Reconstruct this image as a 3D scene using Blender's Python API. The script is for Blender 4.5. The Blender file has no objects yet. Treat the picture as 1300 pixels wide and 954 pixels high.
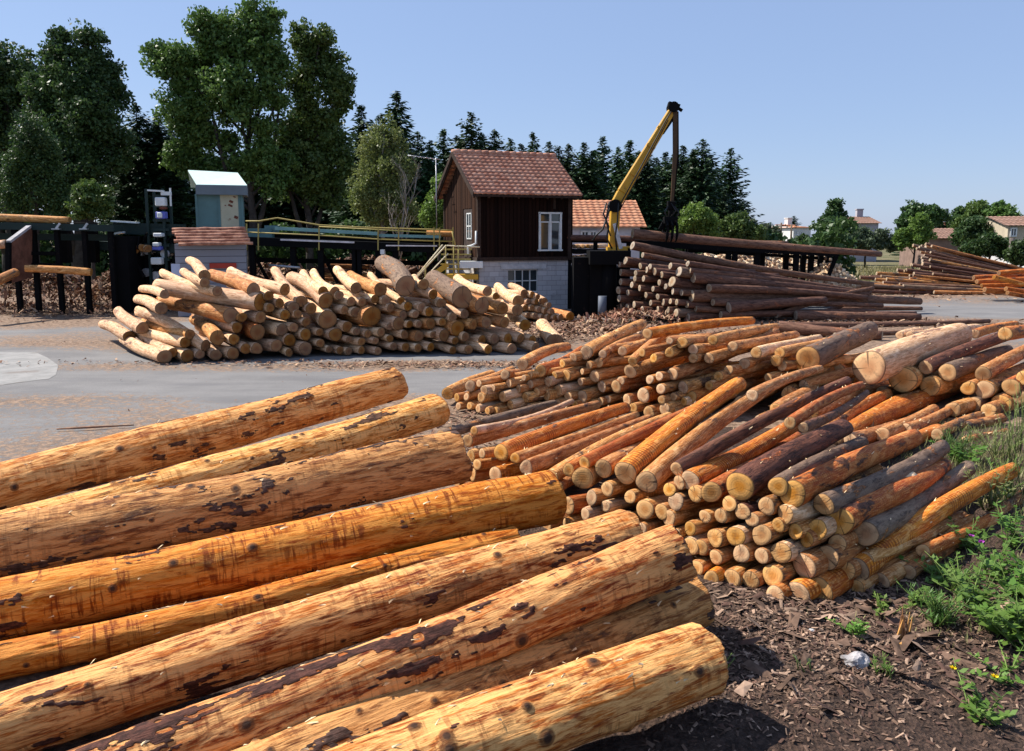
import bpy, math, random
import numpy as np
from mathutils import Vector, Matrix, noise
random.seed(7)
R = math.radians
C = bpy.data.collections.new("lumber_yard"); bpy.context.scene.collection.children.link(C)
SC = bpy.context.scene

# ------------------------------------------------------------------ camera model
H = 3.0; F = 1012.0; PIT = R(7.43)
cP, sP = math.cos(PIT), math.sin(PIT)
def ray(px, py):
    cx = (px-650.0)/F; cy = (432.0-py)/F
    return Vector((cx, cP+sP*cy, -sP+cP*cy))
def at(px, py, Y):                       # a point at world distance Y
    d = ray(px, py); return Vector((d.x/d.y*Y, Y, H+d.z/d.y*Y))
def gr(px, py, z=0.0):                   # a point on the ground
    d = ray(px, py); t = (z-H)/d.z; return Vector((d.x*t, d.y*t, z))
def dep(p): return p.y*cP-(p.z-H)*sP
def px2m(n, p): return n/F*dep(p)

cam = bpy.data.cameras.new("camera"); co = bpy.data.objects.new("camera", cam); C.objects.link(co)
co.location = (0, 0, H); co.rotation_euler = (math.pi/2-PIT, 0, 0)
cam.sensor_width = 36; cam.lens = 36*F/1300; cam.shift_y = -45/1300; cam.clip_end = 3000; cam.clip_start = 0.05
SC.camera = co

# ------------------------------------------------------------------ bookkeeping
def tag(o, label=None, cat=None, group=None, kind=None):
    if label: o['label'] = label
    if cat: o['category'] = cat
    if group: o['group'] = group
    if kind: o['kind'] = kind
    return o
def empty(name, loc, rz, label, cat, group=None):
    o = bpy.data.objects.new(name, None); C.objects.link(o); o.location = loc; o.rotation_euler = (0, 0, rz)
    o.empty_display_size = 0.2
    return tag(o, label, cat, group)
def link(name, me, parent=None):
    o = bpy.data.objects.new(name, me); C.objects.link(o)
    if parent is not None: o.parent = parent
    return o
ONES = "zeroth first second third fourth fifth sixth seventh eighth ninth tenth eleventh twelfth thirteenth fourteenth fifteenth sixteenth seventeenth eighteenth nineteenth".split()
TENS = {2: 'twenty', 3: 'thirty', 4: 'forty', 5: 'fifty', 6: 'sixty'}
TENTH = {2: 'twentieth', 3: 'thirtieth', 4: 'fortieth', 5: 'fiftieth', 6: 'sixtieth'}
def ordn(n):
    if n < 20: return ONES[n]
    return TENTH[n//10] if n % 10 == 0 else TENS[n//10]+'-'+ONES[n % 10]

class MB:
    """collects boxes, tubes and polygons into one mesh"""
    def __init__(s): s.v = []; s.f = []; s.m = []; s.sm = []
    def poly(s, pts, m=0):
        b = len(s.v); s.v += [tuple(p) for p in pts]; s.f.append(tuple(range(b, b+len(pts)))); s.m.append(m); s.sm.append(False)
    def box(s, c, size, rz=0, mat=None, m=0, taper=1.0):
        M = mat if mat is not None else Matrix.Rotation(rz, 3, 'Z')
        b = len(s.v); c = Vector(c)
        for dz in (-.5, .5):
            k = 1 if dz < 0 else taper
            for dx, dy in ((-.5, -.5), (.5, -.5), (.5, .5), (-.5, .5)):
                s.v.append(tuple(c+M@Vector((dx*size[0]*k, dy*size[1]*k, dz*size[2]))))
        for f in ((0, 3, 2, 1), (4, 5, 6, 7), (0, 1, 5, 4), (1, 2, 6, 5), (2, 3, 7, 6), (3, 0, 4, 7)):
            s.f.append(tuple(b+i for i in f)); s.m.append(m); s.sm.append(False)
        return s
    def bar(s, p, q, w, h, m=0, w2=None, h2=None):      # rectangular bar from p to q
        p = Vector(p); q = Vector(q); x = (q-p).normalized(); up = Vector((0, 0, 1)) if abs(x.z) < .95 else Vector((0, 1, 0))
        y = up.cross(x).normalized(); z = x.cross(y)
        b = len(s.v)
        for P, ww, hh in ((p, w, h), (q, w2 or w, h2 or h)):
            for dy, dz in ((-.5, -.5), (.5, -.5), (.5, .5), (-.5, .5)): s.v.append(tuple(P+y*dy*ww+z*dz*hh))
        for f in ((0, 3, 2, 1), (4, 5, 6, 7), (0, 1, 5, 4), (1, 2, 6, 5), (2, 3, 7, 6), (3, 0, 4, 7)):
            s.f.append(tuple(b+i for i in f)); s.m.append(m); s.sm.append(False)
        return s
    def tube(s, pts, rad, n=8, m=0):
        pts = [Vector(p) for p in pts]; b = len(s.v); N = len(pts)
        rr = rad if isinstance(rad, (list, tuple)) else [rad]*N
        ref = Vector((0, 0, 1)) if abs((pts[-1]-pts[0]).normalized().z) < .9 else Vector((1, 0, 0))
        for i, p in enumerate(pts):
            t = (pts[min(i+1, N-1)]-pts[max(i-1, 0)]).normalized()
            y = ref.cross(t).normalized(); z = t.cross(y)
            for k in range(n):
                a = 2*math.pi*k/n; s.v.append(tuple(p+(y*math.cos(a)+z*math.sin(a))*rr[i]))
        for i in range(N-1):
            for k in range(n):
                s.f.append((b+i*n+k, b+i*n+(k+1) % n, b+(i+1)*n+(k+1) % n, b+(i+1)*n+k)); s.m.append(m); s.sm.append(True)
        s.f.append(tuple(b+k for k in range(n))[::-1]); s.m.append(m); s.sm.append(False)
        s.f.append(tuple(b+(N-1)*n+k for k in range(n))); s.m.append(m); s.sm.append(False)
        return s
    def mesh(s, name, mats):
        me = bpy.data.meshes.new(name); me.from_pydata(s.v, [], s.f)
        for mt in (mats if isinstance(mats, (list, tuple)) else [mats]): me.materials.append(mt)
        me.polygons.foreach_set('material_index', s.m); me.polygons.foreach_set('use_smooth', s.sm); me.update()
        return me
    def build(s, name, mats, parent=None, bevel=0):
        o = link(name, s.mesh(name, mats), parent)
        if bevel:
            b = o.modifiers.new('bevel', 'BEVEL'); b.width = bevel; b.segments = 1; b.limit_method = 'ANGLE'
        return o

# ------------------------------------------------------------------ materials
class NT:
    def __init__(s, name):
        s.mat = bpy.data.materials.new(name); s.mat.use_nodes = True; s.t = s.mat.node_tree
        s.bsdf = s.t.nodes['Principled BSDF']; s.out = s.t.nodes['Material Output']; s.bsdf.inputs['Roughness'].default_value = .8
        s.bsdf.inputs['Specular IOR Level'].default_value = .25
    def n(s, typ, **kw):
        nd = s.t.nodes.new(typ)
        for k, v in kw.items():
            if k.startswith('_'): setattr(nd, k[1:], v)
        return nd
    def set(s, sock, v):
        if isinstance(v, bpy.types.NodeSocket): s.t.links.new(v, sock)
        elif v is not None:
            if sock.type == 'RGBA' and len(v) == 3: v = (*v, 1)
            sock.default_value = v
    def math(s, op, a, b=None, c=None, clamp=False):
        nd = s.n('ShaderNodeMath'); nd.operation = op; nd.use_clamp = clamp
        s.set(nd.inputs[0], a)
        if b is not None: s.set(nd.inputs[1], b)
        if c is not None: s.set(nd.inputs[2], c)
        return nd.outputs[0]
    def vmath(s, op, a, b=None):
        nd = s.n('ShaderNodeVectorMath'); nd.operation = op; s.set(nd.inputs[0], a)
        if b is not None: s.set(nd.inputs[1], b)
        return nd.outputs[1] if op == 'LENGTH' else nd.outputs[0]
    def mix(s, f, a, b, blend='MIX'):
        nd = s.n('ShaderNodeMix'); nd.data_type = 'RGBA'; nd.blend_type = blend
        s.set(nd.inputs[0], f); s.set(nd.inputs[6], a); s.set(nd.inputs[7], b); return nd.outputs[2]
    def noise(s, vec, scale, detail=4, rough=.55, dist=0):
        nd = s.n('ShaderNodeTexNoise'); s.set(nd.inputs['Vector'], vec); nd.inputs['Scale'].default_value = scale
        nd.inputs['Detail'].default_value = detail; nd.inputs['Roughness'].default_value = rough; nd.inputs['Distortion'].default_value = dist
        return nd.outputs['Fac']
    def vor(s, vec, scale, feat='F1', out='Distance'):
        nd = s.n('ShaderNodeTexVoronoi'); nd.feature = feat; s.set(nd.inputs['Vector'], vec); nd.inputs['Scale'].default_value = scale
        return nd.outputs[out]
    def ss(s, v, lo, hi):               # smooth step
        nd = s.n('ShaderNodeMapRange'); nd.interpolation_type = 'SMOOTHSTEP'; s.set(nd.inputs[0], v)
        nd.inputs[1].default_value = lo; nd.inputs[2].default_value = hi; return nd.outputs[0]
    def obj(s): return s.n('ShaderNodeTexCoord').outputs['Object']
    def pos(s): return s.n('ShaderNodeNewGeometry').outputs['Position']
    def rnd(s): return s.n('ShaderNodeObjectInfo').outputs['Random']
    def attr(s, name):
        nd = s.n('ShaderNodeAttribute'); nd.attribute_name = name; return nd.outputs['Fac']
    def bump(s, h, strength=.5, dist=.01):
        nd = s.n('ShaderNodeBump'); nd.inputs['Strength'].default_value = strength; nd.inputs['Distance'].default_value = dist
        s.set(nd.inputs['Height'], h); s.t.links.new(nd.outputs[0], s.bsdf.inputs['Normal']); return nd
    def done(s, col=None, rough=None, metal=None):
        if col is not None: s.set(s.bsdf.inputs['Base Color'], col)
        if rough is not None: s.set(s.bsdf.inputs['Roughness'], rough)
        if metal is not None: s.set(s.bsdf.inputs['Metallic'], metal)
        return s.mat

def simple(name, col, rough=.7, var=.25, scale=6, metal=0, col2=None, bump=0):
    m = NT(name); v = m.obj()
    n = m.noise(v, scale, 6, .6)
    a = tuple(c*(1-var) for c in col); b = tuple(min(1, c*(1+var)) for c in col) if col2 is None else col2
    c = m.mix(m.ss(n, .3, .7), a, b)
    if bump: m.bump(n, bump, .02)
    return m.done(c, rough, metal)

def wood(name, base, pale, dark, bark, bark_amt=.45, ring=0.0, knot=.5, grit=.5, sp=.16, fore=False):
    """log surface: long fibres, stains, remaining bark, ring-shaped tool marks, knots"""
    m = NT(name); o = m.obj(); rn = m.rnd()
    off = m.vmath('SCALE', (37.1, 11.3, 23.7)); m.set(off.node.inputs[3], rn)
    v = m.vmath('ADD', o, off)
    vs = m.vmath('MULTIPLY', v, (1.3, 11, 11))
    fib = m.noise(vs, 2.2, 8, .68, .4)
    fine = m.noise(m.vmath('MULTIPLY', v, (5, 60, 60)), 1.5, 4, .6)
    blot = m.noise(m.vmath('MULTIPLY', v, (1.0, 2.6, 2.6)), 1.7, 6, .62, .6)
    sml = m.noise(m.vmath('MULTIPLY', v, (1.5, 9, 9)), 2.4, 7, .7, .5)
    c = m.mix(m.ss(fib, .35, .62), dark, base)
    c = m.mix(m.math('MULTIPLY', m.ss(fine, .45, .70), .8), c, pale)
    c = m.mix(m.math('MULTIPLY', m.ss(sml, .56, .66), .75), c, dark)
    c = m.mix(m.math('MULTIPLY', m.ss(sml, .58, .44), m.ss(fib, .62, .5)), c, pale) if grit > .7 else c
    if ring > 0:
        w = m.n('ShaderNodeTexWave'); w.wave_type = 'BANDS'; w.bands_direction = 'X'; m.set(w.inputs['Vector'], v)
        w.inputs['Scale'].default_value = 6.5; w.inputs['Distortion'].default_value = 3.2; w.inputs['Detail'].default_value = 4; w.inputs['Detail Scale'].default_value = 1.3
        bn = m.noise(m.vmath('MULTIPLY', v, (16, 1.6, 1.6)), 1.6, 5, .65, .3)
        band = m.math('MULTIPLY', m.ss(m.math('ADD', m.math('MULTIPLY', w.outputs['Fac'], .35 if not fore else .0), bn), .62 if not fore else .50, .80 if not fore else .60), 1.0)
        rm = m.math('MULTIPLY', band, m.ss(m.noise(m.vmath('MULTIPLY', v, (1.2, 3, 3)), 1.3, 3), .42, .56))
        c = m.mix(m.math('MULTIPLY', rm, ring), c, tuple(x*.7 for x in dark))
        c = m.mix(m.math('MULTIPLY', m.ss(m.noise(m.vmath('MULTIPLY', v, (1.5, 3, 3)), 2.1, 5, .6, .5), .56, .66), .6), c, pale)
    # thin bark remains in blotches with a torn outline
    bm = m.ss(m.math('ADD', blot, m.math('MULTIPLY', m.math('SUBTRACT', sml, .5), .35)), .70-bark_amt*.33, .77-bark_amt*.33)
    bc = m.mix(m.ss(m.noise(m.vmath('MULTIPLY', v, (4, 9, 9)), 3.5, 6, .7), .4, .62), tuple(x*.55 for x in bark), tuple(min(1, x*1.6) for x in bark))
    if fore: bm = m.math('MAXIMUM', m.math('MULTIPLY', bm, .55), m.ss(m.attr('flake'), .3, .7))
    c = m.mix(bm, c, bc)
    # knots
    kv = m.vor(m.vmath('MULTIPLY', v, (1.1, 2.6, 2.6)), 1.05)
    km = m.math('MULTIPLY', m.ss(m.math('ADD', kv, m.math('MULTIPLY', m.math('SUBTRACT', sml, .5), .25)), .17, .09), knot)
    if not fore: c = m.mix(km, c, (.05, .028, .018))
    ka = m.attr('knot'); c = m.mix(m.math('MULTIPLY', m.ss(ka, .30, .60), .8), c, (.13, .055, .022)); c = m.mix(m.math('MULTIPLY', m.ss(ka, .68, .9), .9), c, (.05, .028, .018))
    hv = m.n('ShaderNodeHueSaturation'); m.set(hv.inputs['Color'], c)
    hv.inputs['Saturation'].default_value = 1.03; m.set(hv.inputs['Value'], m.math('MULTIPLY_ADD', rn, .34, .82)); m.set(hv.inputs['Hue'], m.math('MULTIPLY_ADD', rn, .012, .488))
    h = m.math('ADD', m.math('MULTIPLY', fib, .7), m.math('ADD', m.math('MULTIPLY', sml, .6), m.math('MULTIPLY', fine, .35)))
    h = m.math('ADD', h, m.math('MULTIPLY', bm, .5*grit))
    m.bump(h, .8*grit+.2, .022)
    m.bsdf.inputs['Specular IOR Level'].default_value = sp
    return m.done(hv.outputs[0], m.math('MULTIPLY_ADD', fib, .3, .55))

def endgrain(name, base, heart, dirt=.3):
    m = NT(name); o = m.obj(); rn = m.rnd()
    off = m.vmath('SCALE', (3.1, 51.3, 13.7)); m.set(off.node.inputs[3], rn); vo = m.vmath('ADD', o, off)
    sp = m.n('ShaderNodeSeparateXYZ'); m.set(sp.inputs[0], o)
    yz = m.n('ShaderNodeCombineXYZ'); m.set(yz.inputs[1], m.math('ADD', sp.outputs[1], m.math('MULTIPLY_ADD', m.math('FRACT', m.math('MULTIPLY', rn, 7.7)), .05, -.025))); m.set(yz.inputs[2], sp.outputs[2])
    rad = m.vmath('LENGTH', yz.outputs[0])
    wob = m.math('MULTIPLY', m.math('SUBTRACT', m.noise(vo, 7, 3), .5), .03)
    rr = m.math('ADD', rad, wob)
    ring = m.math('SINE', m.math('MULTIPLY', rr, 330))
    ring2 = m.math('SINE', m.math('MULTIPLY', rr, 120))
    c = m.mix(m.ss(m.attr('edge'), .2, .62), heart, base)
    c = m.mix(m.math('MULTIPLY', m.ss(ring, .0, .9), .10), c, tuple(x*.55 for x in heart))
    c = m.mix(m.math('MULTIPLY', m.ss(ring2, .2, .9), .06), c, tuple(x*.6 for x in heart))
    # saw marks: straight lines at a random angle
    ang = m.math('MULTIPLY', rn, 3.1); sw = m.math('ADD', m.math('MULTIPLY', sp.outputs[1], m.math('COSINE', ang)), m.math('MULTIPLY', sp.outputs[2], m.math('SINE', ang)))
    saw = m.math('SINE', m.math('ADD', m.math('MULTIPLY', sw, 260), m.math('MULTIPLY', m.noise(vo, 9, 2), 9)))
    c = m.mix(m.math('MULTIPLY', m.ss(saw, .1, .9), .04), c, tuple(min(1, x*1.5) for x in base))
    gr_ = m.noise(vo, 9, 6, .65)
    c = m.mix(m.math('MULTIPLY', m.ss(gr_, .48, .7), dirt), c, (.13, .08, .045))
    at_ = m.n('ShaderNodeMath'); at_.operation = 'ARCTAN2'; m.set(at_.inputs[0], sp.outputs[1]); m.set(at_.inputs[1], sp.outputs[2])
    crk = m.noise(None, 1, 2); crv = m.n('ShaderNodeCombineXYZ'); m.set(crv.inputs[0], m.math('MULTIPLY', at_.outputs[0], 3.0)); m.set(crv.inputs[1], m.math('MULTIPLY', rn, 90)); m.set(crk.node.inputs['Vector'], crv.outputs[0])
    c = m.mix(m.math('MULTIPLY', m.ss(crk, .62, .66), .8), c, (.08, .04, .02))
    c = m.mix(m.math('MULTIPLY', m.ss(m.attr('edge'), .90, .97), .75), c, (.10, .055, .03))
    hv = m.n('ShaderNodeHueSaturation'); m.set(hv.inputs['Color'], c); m.set(hv.inputs['Value'], m.math('MULTIPLY_ADD', rn, .42, .74))
    m.set(hv.inputs['Saturation'], m.math('MULTIPLY_ADD', m.math('FRACT', m.math('MULTIPLY', rn, 17.3)), .3, .8))
    m.bump(m.math('ADD', m.math('ADD', m.math('MULTIPLY', saw, .12), m.math('MULTIPLY', ring, .08)), m.math('MULTIPLY', gr_, 2)), .5, .004)
    return m.done(hv.outputs[0], .8)

M = {}
M['p'] = wood('peeled_pale', (.78, .50, .28), (.92, .69, .45), (.42, .22, .10), (.24, .14, .09), .28, .15, .5, .5)
M['t'] = wood('peeled_tan', (.60, .28, .09), (.84, .52, .24), (.29, .10, .025), (.15, .08, .045), .30, .35, .5, .6)
M['o'] = wood('peeled_orange', (.62, .22, .035), (.82, .42, .14), (.36, .09, .02), (.13, .07, .04), .22, .9, .5, .6)
M['r'] = wood('peeled_red', (.50, .175, .045), (.70, .34, .12), (.30, .065, .015), (.10, .045, .025), .38, .4, .5, .6)
M['b'] = wood('dark_bark', (.085, .038, .026), (.19, .085, .05), (.035, .018, .014), (.38, .13, .045), .32, .1, .6, .9)
M['g'] = wood('grey_bark', (.17, .115, .08), (.24, .165, .11), (.06, .038, .026), (.42, .18, .06), .36, .2, .6, .9)
M['m'] = wood('mottled_bark', (.46, .19, .06), (.72, .40, .16), (.20, .08, .03), (.12, .075, .05), .50, .3, .6, .7)
M['c'] = wood('brown_bark', (.105, .052, .034), (.20, .11, .07), (.045, .022, .016), (.27, .12, .06), .30, .1, .5, .8)
M['x'] = wood('fore_gold', (.56, .205, .038), (.86, .48, .17), (.27, .075, .014), (.09, .045, .025), .24, .45, .7, 1, fore=True)
M['y'] = wood('fore_rust', (.50, .165, .032), (.86, .48, .17), (.17, .034, .010), (.08, .035, .022), .28, .45, .7, 1, fore=True)
M['z'] = wood('fore_orange', (.60, .205, .022), (.80, .37, .075), (.28, .065, .008), (.10, .04, .02), .18, .85, .7, .8, fore=True)
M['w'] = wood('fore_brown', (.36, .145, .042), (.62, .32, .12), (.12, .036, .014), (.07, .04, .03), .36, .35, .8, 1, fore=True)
E = {'near': endgrain('cut_wood', (.70, .38, .14), (.56, .24, .065), .5), 'a': endgrain('cut_wood_shaded', (.27, .125, .035), (.22, .075, .015)),  # second one: cut wood with the shade of the ends put into its colour
     'c': endgrain('cut_wood_weathered', (.42, .33, .23), (.35, .22, .13), .6)}
SPL = simple('splinter', (.82, .60, .34), .7, .2)

# ------------------------------------------------------------------ logs
LOGS = []           # registry for labels: (object, pile, look, near point)
LOOK = {'p': 'pale peeled', 't': 'tan peeled', 'o': 'orange peeled', 'r': 'reddish peeled', 'b': 'dark bark', 'g': 'grey bark', 'm': 'mottled', 'c': 'brown bark'}
def vnoise(u, w, K, rs):
    """smooth lattice noise, periodic over K cells in w"""
    U = int(u.max())+3; G = rs.rand(U, K); iu = np.floor(u).astype(int); iw = np.floor(w).astype(int); fu = u-iu; fw = w-iw; fu = fu*fu*(3-2*fu); fw = fw*fw*(3-2*fw)
    g = lambda i, j: G[i % U, j % K]
    return (g(iu, iw)*(1-fu)+g(iu+1, iw)*fu)*(1-fw)+(g(iu, iw+1)*(1-fu)+g(iu+1, iw+1)*fu)*fw
def log_obj(p, q, r0, r1, mat, end='near', name='peeled_log', bend=.02, rough=.035, nseg=14, nrad=18, jag=.0, splint=0, ek=True, knots=2, relief=0, flake=.6):
    p = Vector(p); q = Vector(q); L = (q-p).length; rg = random
    t = np.linspace(0, 1, nseg+1); a = np.linspace(0, 2*np.pi, nrad, endpoint=False)
    T, A = np.meshgrid(t, a, indexing='ij')
    rad = r0+(r1-r0)*T
    f = np.ones_like(T)
    for k in range(7):
        ka = rg.randint(1, 3 if k < 4 else 6); kt = rg.uniform(.5, 3.2)*L*(1 if k < 4 else 2.5)
        f += rough*(.6 if k < 4 else .28)*np.sin(ka*A+rg.uniform(0, 6.28)+np.sin(kt*T+rg.uniform(0, 6.28)))*np.sin(kt*T+rg.uniform(0, 6.28))
    f += .035*np.cos(2*A+rg.uniform(0, 6))+.03*np.cos(3*A+rg.uniform(0, 6))
    kn = np.zeros_like(T)
    for k in range(knots):
        kt_, ka_ = rg.uniform(.06, .94), rg.uniform(0, 6.28); s = rg.uniform(.018, .042)*(1 if r0 > .2 else .8)
        d2 = ((T-kt_)*L/s)**2+((np.angle(np.exp(1j*(A-ka_))))*r0/s)**2
        g = np.exp(-d2*.6); f += g*.022/max(r0, .1)*rg.uniform(.3, 1.2)*(.5 if r0 < .18 else 1); kn = np.maximum(kn, g)
    fl = np.zeros_like(T)
    if relief:
        rs = np.random.RandomState(rg.randint(0, 9999)); X0 = T*L; W = A/(2*np.pi)
        fb = sum(vnoise(X0*s*1.9, W*k, k, rs)*w for s, k, w in ((1, 6, .42), (2.0, 15, .34), (4, 36, .26), (9, 70, .16), (20, 100, .08)))/1.26
        sm = lambda x, lo, hi: np.clip((x-lo)/(hi-lo), 0, 1)
        fl = sm(fb, flake, flake+.018)*sm(vnoise(X0*9, W*34, 34, rs), .12, .22); gr_ = vnoise(X0*4, W*70, 70, rs)*.6+vnoise(X0*9, W*100, 100, rs)*.4; dent = sm(sum(vnoise(X0*s, W*k, k, rs)*w for s, k, w in ((2.5, 9, .6), (7, 24, .4))), .60, .72)
        f += (fl*.006+(gr_-.5)*.008-dent*.005+(vnoise(X0*1.2, W*5, 5, rs)-.5)*.03)*relief/r0
    f[0] *= .965; f[-1] *= .96
    rad = rad*f
    bd = rg.uniform(0, 6.28); ba = bend*L*rg.uniform(.3, 1)
    oy = ba*np.cos(bd)*np.sin(np.pi*t)+.3*ba*np.sin(2*np.pi*t+1)*math.sin(bd)-.3*ba*math.sin(1)*math.sin(bd)
    oz = ba*np.sin(bd)*np.sin(np.pi*t)
    X = T*L
    if jag:
        X[0] += jag*(1.2*np.sin(2*a+rg.uniform(0, 6))+.6*np.sin(5*a+rg.uniform(0, 6))+.25*np.array([rg.uniform(-1, 1) for _ in a])); X[1] = np.maximum(X[1], X[0]+.01)
    else:
        sl = rg.uniform(-.18, .18); X[0] += sl*r0*np.cos(a+rg.uniform(0, 6))
        X[1] = np.maximum(X[1], X[0]+.01)
    if jag: X[-1] += jag*np.array([rg.uniform(-1, 1) for _ in a])
    Yv = rad*np.cos(A)+oy[:, None]; Z = rad*np.sin(A)+oz[:, None]
    V = np.stack([X, Yv, Z], -1).reshape(-1, 3)
    verts = [tuple(v) for v in V]; faces = []; mi = []; sm = []
    for i in range(nseg):
        for k in range(nrad):
            k2 = (k+1) % nrad
            faces.append((i*nrad+k, i*nrad+k2, (i+1)*nrad+k2, (i+1)*nrad+k)); mi.append(0); sm.append(True)
    b = nseg*nrad
    # far end: a fan with a centre
    ci = len(verts); verts.append((float(X[-1].mean())-.01, float(oy[-1]), float(oz[-1])))
    for k in range(nrad): faces.append((b+k, b+(k+1) % nrad, ci)); mi.append(1); sm.append(False)
    ed = [1.0]*len(verts); kk = list(kn.reshape(-1))+[0]
    for k in range(splint):        # torn fibres standing off the surface
        tt = rg.uniform(0, 1)**(1.0); tt = .03+tt*.95
        aa = rg.uniform(-.2, 3.4); i = int(tt*nseg); k_ = int(aa/6.283*nrad) % nrad
        base = Vector(verts[min(i, nseg)*nrad+k_]); nrm = Vector((0, math.cos(a[k_]), math.sin(a[k_]))); tn = Vector((0, -nrm.z, nrm.y))
        ln = rg.uniform(.02, .07)*(.5 if tt < .05 else 1); w = rg.uniform(.003, .009); sg = -1 if tt < .05 else rg.choice((-1, 1))
        d = (Vector((sg, rg.uniform(-.3, .3), rg.uniform(-.3, .3)))*ln)+nrm*rg.uniform(.005, .03)
        n0 = len(verts); verts += [tuple(base-tn*w+nrm*.001), tuple(base+tn*w+nrm*.001), tuple(base+d*.6+tn*w*.8+nrm*.006), tuple(base+d)]
        ed += [1]*4; kk += [0]*4
        faces += [(n0, n0+1, n0+2), (n0, n0+2, n0+3)]; mi += [2, 2]; sm += [False, False]
    me = bpy.data.meshes.new(name); me.from_pydata(verts, [], faces)
    for x in (M[mat], E[end], SPL): me.materials.append(x)
    me.polygons.foreach_set('material_index', mi); me.polygons.foreach_set('use_smooth', sm)
    at_ = me.attributes.new('knot', 'FLOAT', 'POINT'); at_.data.foreach_set('value', kk)
    at_ = me.attributes.new('edge', 'FLOAT', 'POINT'); at_.data.foreach_set('value', [.6]*len(verts))
    if relief: me.attributes.new('flake', 'FLOAT', 'POINT').data.foreach_set('value', list(fl.reshape(-1))+[0]*(len(verts)-fl.size))
    o = link(name, me)
    x = (q-p).normalized(); up = Vector((0, 0, 1)) if abs(x.z) < .95 else Vector((0, 1, 0)); y = up.cross(x).normalized(); z = x.cross(y)
    roll = Matrix.Rotation(rg.uniform(-.6, .6), 3, 'X')
    o.matrix_world = Matrix.Translation(p) @ (Matrix((x, y, z)).transposed() @ roll).to_4x4()
    if ek:                          # near cut face
        ev = [tuple(v) for v in V[:nrad]]; c0 = Vector((float(X[0].mean()), 0, 0)); rings = (1.0, .93, .6, .25)
        vv = []; eg = []
        for rr in rings:
            for v in ev:
                w = c0+(Vector(v)-c0)*rr; w.x = v[0]*rr+c0.x*(1-rr)-(.006 if rr < 1 else -.004)*(r0/.15); vv.append(tuple(w)); eg.append(rr)
        vv.append((c0.x-.007*(r0/.15), 0, 0)); eg.append(0); ff = []
        for i in range(3):
            for k in range(nrad): ff.append((i*nrad+k, (i+1)*nrad+k, (i+1)*nrad+(k+1) % nrad, i*nrad+(k+1) % nrad))
        for k in range(nrad): ff.append((3*nrad+k, len(vv)-1, 3*nrad+(k+1) % nrad))
        m2 = bpy.data.meshes.new('cut_end'); m2.from_pydata(vv, [], ff); m2.materials.append(E[end])
        at_ = m2.attributes.new('edge', 'FLOAT', 'POINT'); at_.data.foreach_set('value', eg)
        m2.polygons.foreach_set('use_smooth', [True]*len(ff))
        link('cut_end', m2, o)
    return o

def ybase(base, x):
    xs = [b[0] for b in base]; ys = [b[1] for b in base]; return float(np.interp(x, xs, ys))
def parse(txt):
    for ln in txt.strip().split(';'):
        ln = ln.strip()
        if not ln: continue
        w = ln.split('|'); lab = w[1].strip() if len(w) > 1 else None
        t = w[0].split(); x, y, d = float(t[0]), float(t[1]), float(t[2]); k = t[3] if len(t) > 3 else None
        far = (float(t[4]), float(t[5])) if len(t) > 5 else None
        yb = float(t[6]) if len(t) > 6 else None
        yield x, y, d, k, far, yb, lab
def pile(txt, base, lean, L, ddir, pool, pname, group, end='near', name='peeled_log', dark=None, method='len', taper=.88, nseg=12, nrad=18, splint=0, bend=.018, dscale=1.0, cat='log', knots=2, hid=(1.0, 0)):
    ddir = Vector(ddir).normalized()
    for x, y, d, k, far, yb, lab in parse(txt):
        g = gr(x, yb or ybase(base, x)); Y0 = g.y
        r = ray(x, y); tz = r.z/r.y                    # z = H + tz*Y ; Y = Y0 + lean*z
        Y = (Y0+lean*H)/(1-lean*tz); p = at(x, y, Y)
        rad = px2m(d, p)*.5*(dscale if far else .96)
        Lh = L*random.uniform(.95, 1.05)
        if far is None:
            dd = (ddir+Vector((random.uniform(-.05, .05), random.uniform(-.05, .05), random.uniform(-.03, .03)+hid[1]))).normalized(); q = p+dd*Lh*hid[0]
        elif method == 'plane':                        # far end on the vertical plane through p along ddir
            rf = ray(*far); nrm = Vector((-ddir.y, ddir.x, 0)); cam0 = Vector((0, 0, H)); t_ = (p-cam0).dot(nrm)/rf.dot(nrm); q = cam0+rf*t_
        else:
            rf = ray(*far).normalized(); w = Vector((0, 0, H))-p; b_ = w.dot(rf); c_ = w.dot(w)-Lh*Lh; D = b_*b_-c_
            t_ = -b_+(math.sqrt(D) if D > 0 else 0); q = Vector((0, 0, H))+rf*t_
        if p.z < rad: p = gr(x, y, rad+.01)
        if q.z < rad*taper:
            if far is None: q.z = rad*taper+.01
            else: q = gr(far[0], far[1], rad*taper+.01)
        k = k or random.choice(pool)
        nm = 'bark_covered_log' if k in 'bgmc' else name
        o = log_obj(p, q, rad, rad*taper*random.uniform(.93, 1.03), k, end, nm, bend=bend, nseg=nseg, nrad=nrad, splint=splint, knots=knots)
        tag(o, lab, cat, group)
        LOGS.append((o, pname, k, p, rad, lab))

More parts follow.
